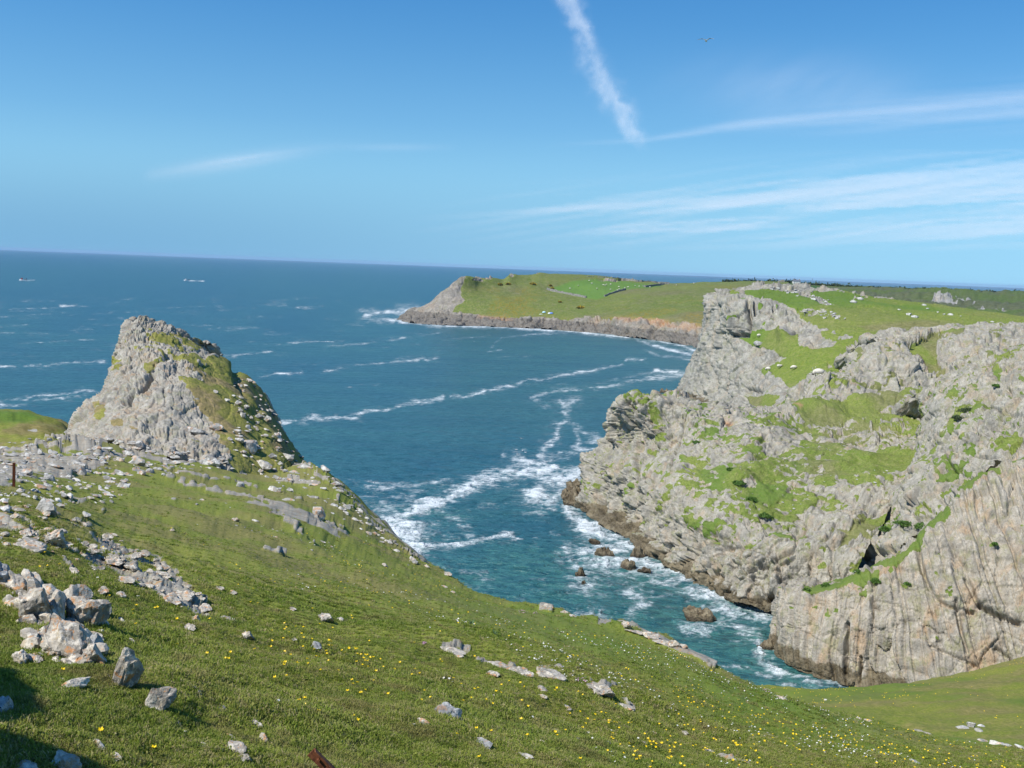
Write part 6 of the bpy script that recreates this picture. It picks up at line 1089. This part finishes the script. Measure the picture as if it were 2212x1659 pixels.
for k, (x_, y_, w_, lab) in enumerate([(*Z5(1510, 1105), 32, 'pink thrift cushion left of the rounded lichened rock'), (*Z5(1130, 655), 22, 'pink thrift near the cliff edge above the green patch'), (*Z5(1215, 660), 12, 'small pink thrift near the cliff edge'), (*Z5(880, 640), 22, 'pale pink thrift among white flowers'), (*Z6(560, 1160), 18, 'pink thrift where the slope meets the meadow'), (*Z5(510, 858), 12, 'pale thrift tuft above the ribbed rock'), (*Z0(1400, 945), 14, 'pink thrift on the ledge at the foot of the crag'), (*Z4p(1730, 20), 14, 'pink thrift by the white rib on the upper turf'), (*Z4p(270, 1), 5, 'pale thrift tuft at the left rocks')]):
    i = spot(x_, y_); R_ = w_ / 2212 * _D[i] / 2; o = leafy('sea_thrift', lab, 'thrift', tuple(_Q[i]), (R_ * .9, R_ * .9, R_ * .35), 90, m_stem, 700 + k, R_ * .10)
    leafy('flower_heads', None, None, (0, 0, R_ * .16), (R_, R_, R_ * .45), 60, m_pnk, 720 + k, max(.011, R_ * .09), o)
m_this = flat_mat('thistle_leaf', (.10, .17, .075), .7)
for k, (x_, y_, w_, lab) in enumerate([(*Z5(820, 730), 30, 'large grey green thistle in the bright green patch'), (*Z5(965, 800), 22, 'smaller thistle below the large one in the green patch'), (*Z5(1385, 915), 20, 'dark thistle with a brown base right of the green patch'), (*Z5(1490, 1470), 10, 'small dark leafed plant near the bottom')]):
    i = spot(x_, y_); R_ = w_ / 2212 * _D[i] / 2; V = []; F = []; r = np.random.default_rng(k); nl = 16
    e_ = link('thistle', None, None, label=lab, category='thistle'); e_.location = tuple(_Q[i]); lv = []
    me_l = None
    for q_ in range(nl):
        if me_l is None:
            for s_ in range(9):
                u = s_ / 8; wv = (.16 if s_ % 2 else .06) * (1 - u * .8); zz = u * .9 - u * u * .35; V += [(u, -wv, zz), (u, 0, zz - .03), (u, wv, zz)]
            for s_ in range(8): a = s_ * 3; F += [(a, a + 1, a + 4, a + 3), (a + 1, a + 2, a + 5, a + 4)]
            me_l = pymesh('thistle_leaf_mesh', V, F, [m_this])
        l_ = link('leaf', me_l, e_); l_.rotation_euler = (0, r.uniform(-.7, .35), q_ * 2.4); sL = R_ * r.uniform(.7, 1.1); l_.scale = (sL, sL, sL)

# ------------------------------------------------------------------ grass blades (one mass)
mg, t = newmat('grass_blade'); N = NT(t); rn_ = N.n('ObjectInfo').outputs['Random']; cg = N.mix(N.ramp(rn_, .0, 1.), (.192, .258, .030), (.400, .395, .090)); cg = N.mix(N.ramp(rn_, .74, .84), cg, (.42, .36, .17)); cg = N.mix(N.ramp(N.noise(N.coords(), .45, 3, .6), .42, .62, 0, .5), cg, (.15, .235, .028)); cg = N.mix(N.m('MULTIPLY', N.ramp(N.noise(N.coords(), 2.2, 4, .65), .50, .66), .62), cg, (.30, .25, .10)); cg = N.mix(N.ramp(N.noise(N.coords(), 5.0, 3, .65), .56, .66, 0, .45), cg, (.10, .15, .025))
pb = N.n('BsdfPrincipled'); N.l(cg, pb.inputs['Base Color']); pb.inputs['Roughness'].default_value = .6; pb.inputs['Specular IOR Level'].default_value = .25; tb = N.n('BsdfTranslucent'); N.l(cg, tb.inputs[0]); mx = N.n('MixShader'); mx.inputs[0].default_value = .4; N.l(pb.outputs[0], mx.inputs[1]); N.l(tb.outputs[0], mx.inputs[2]); N.l(mx.outputs[0], N.n('OutputMaterial').inputs[0])
lib = bpy.data.collections.new('grass_tufts')
for k in range(7):
    r = np.random.default_rng(900 + k); V = []; F = []
    for b in range(26 if k < 5 else 12):
        a = r.uniform(0, 6.28); rr = r.uniform(0, .045); x0, y0 = rr * math.cos(a), rr * math.sin(a); h = r.uniform(.006, .019); ln = r.uniform(.3, 1.1) * h; a2 = r.uniform(0, 6.28); wv = r.uniform(.0016, .0030) if k < 5 else r.uniform(.005, .009); h = h if k < 5 else h * .6; ln = ln if k < 5 else h * 1.6; dx, dy = math.cos(a2), math.sin(a2); o_ = len(V)
        V += [(x0 - dy * wv, y0 + dx * wv, -.005), (x0 + dy * wv, y0 - dx * wv, -.005), (x0 + dx * ln * .4 - dy * wv * .8, y0 + dy * ln * .4 + dx * wv * .8, h * .65), (x0 + dx * ln * .4 + dy * wv * .8, y0 + dy * ln * .4 - dx * wv * .8, h * .65), (x0 + dx * ln, y0 + dy * ln, h)]; F += [(o_, o_ + 1, o_ + 3, o_ + 2), (o_ + 2, o_ + 3, o_ + 4)]
    o = bpy.data.objects.new('grass_tuft', pymesh('tuft_mesh', V, F, [mg])); lib.objects.link(o)
hid = _cells[(_Y[_cells] < 1760) & (_Y[_cells] > 1000) & (_X[_cells] > -100) & (_X[_cells] < 2320) & (_D[_cells] < 64) & (_D[_cells] > 2.5) & (_G[_cells] > .55)]; rg = np.random.default_rng(77)
wg = np.clip(14 / _D[hid], .28, 2.2) ** 1.2; n_t = 165000; ci = rg.choice(hid, n_t, p=wg / wg.sum()); jit = rg.normal(0, 1, (n_t, 3)) * (_D[ci][:, None] * .0011) * [1, 1.8, 0]; jit[:, 2] = -(jit[:, 0] * _N[ci][:, 0] + jit[:, 1] * _N[ci][:, 1]) / np.maximum(_N[ci][:, 2], .3)
me = bpy.data.meshes.new('grass_points'); me.vertices.add(n_t); me.vertices.foreach_set('co', (_Q[ci] + jit).astype(np.float32).ravel())
at = me.attributes.new('rot', 'FLOAT_VECTOR', 'POINT'); rv = np.c_[rg.normal(0, .18, n_t), rg.normal(0, .18, n_t), rg.uniform(0, 6.28, n_t)].astype(np.float32); at.data.foreach_set('vector', rv.ravel())
at = me.attributes.new('size', 'FLOAT', 'POINT'); at.data.foreach_set('value', (rg.uniform(.6, 1.15, n_t) * (1 + .03 * np.clip(_D[ci] - 10, 0, 55)) * (.8 + .5 * sstep(-.2, .5, fbm(_Q[ci] * .8, 3, 78)))).astype(np.float32))
go = link('grass', me, None, label='short green turf blades covering the near slope', kind='stuff')
ng = bpy.data.node_groups.new('tufts', 'GeometryNodeTree'); ng.interface.new_socket('Geometry', in_out='INPUT', socket_type='NodeSocketGeometry'); ng.interface.new_socket('Geometry', in_out='OUTPUT', socket_type='NodeSocketGeometry')
gi = ng.nodes.new('NodeGroupInput'); gx = ng.nodes.new('NodeGroupOutput'); ip = ng.nodes.new('GeometryNodeInstanceOnPoints'); ci_ = ng.nodes.new('GeometryNodeCollectionInfo'); ci_.inputs[0].default_value = lib; ci_.inputs[1].default_value = True; ci_.inputs[2].default_value = True
ip.inputs['Pick Instance'].default_value = True; ra = ng.nodes.new('GeometryNodeInputNamedAttribute'); ra.data_type = 'FLOAT_VECTOR'; ra.inputs[0].default_value = 'rot'; sa = ng.nodes.new('GeometryNodeInputNamedAttribute'); sa.data_type = 'FLOAT'; sa.inputs[0].default_value = 'size'
er = ng.nodes.new('FunctionNodeEulerToRotation'); ng.links.new(ra.outputs[0], er.inputs[0]); ng.links.new(er.outputs[0], ip.inputs['Rotation'])
ng.links.new(gi.outputs[0], ip.inputs['Points']); ng.links.new(ci_.outputs[0], ip.inputs['Instance']); ng.links.new(sa.outputs[0], ip.inputs['Scale']); ng.links.new(ip.outputs[0], gx.inputs[0])
md_ = go.modifiers.new('tufts', 'NODES'); md_.node_group = ng

# ------------------------------------------------------------------ air
hm, t = newmat('sea_haze'); N = NT(t); pv = N.n('VolumePrincipled'); pv.inputs['Color'].default_value = (.50, .70, 1.0, 1); pv.inputs['Density'].default_value = 2.4e-5; pv.inputs['Anisotropy'].default_value = .0; N.l(pv.outputs[0], N.n('OutputMaterial').inputs['Volume'])
hb_ = boxm('haze', (0, 17000, 34.0), (200000, 38000, 92.0), hm, None, label='thin sea haze', kind='stuff')
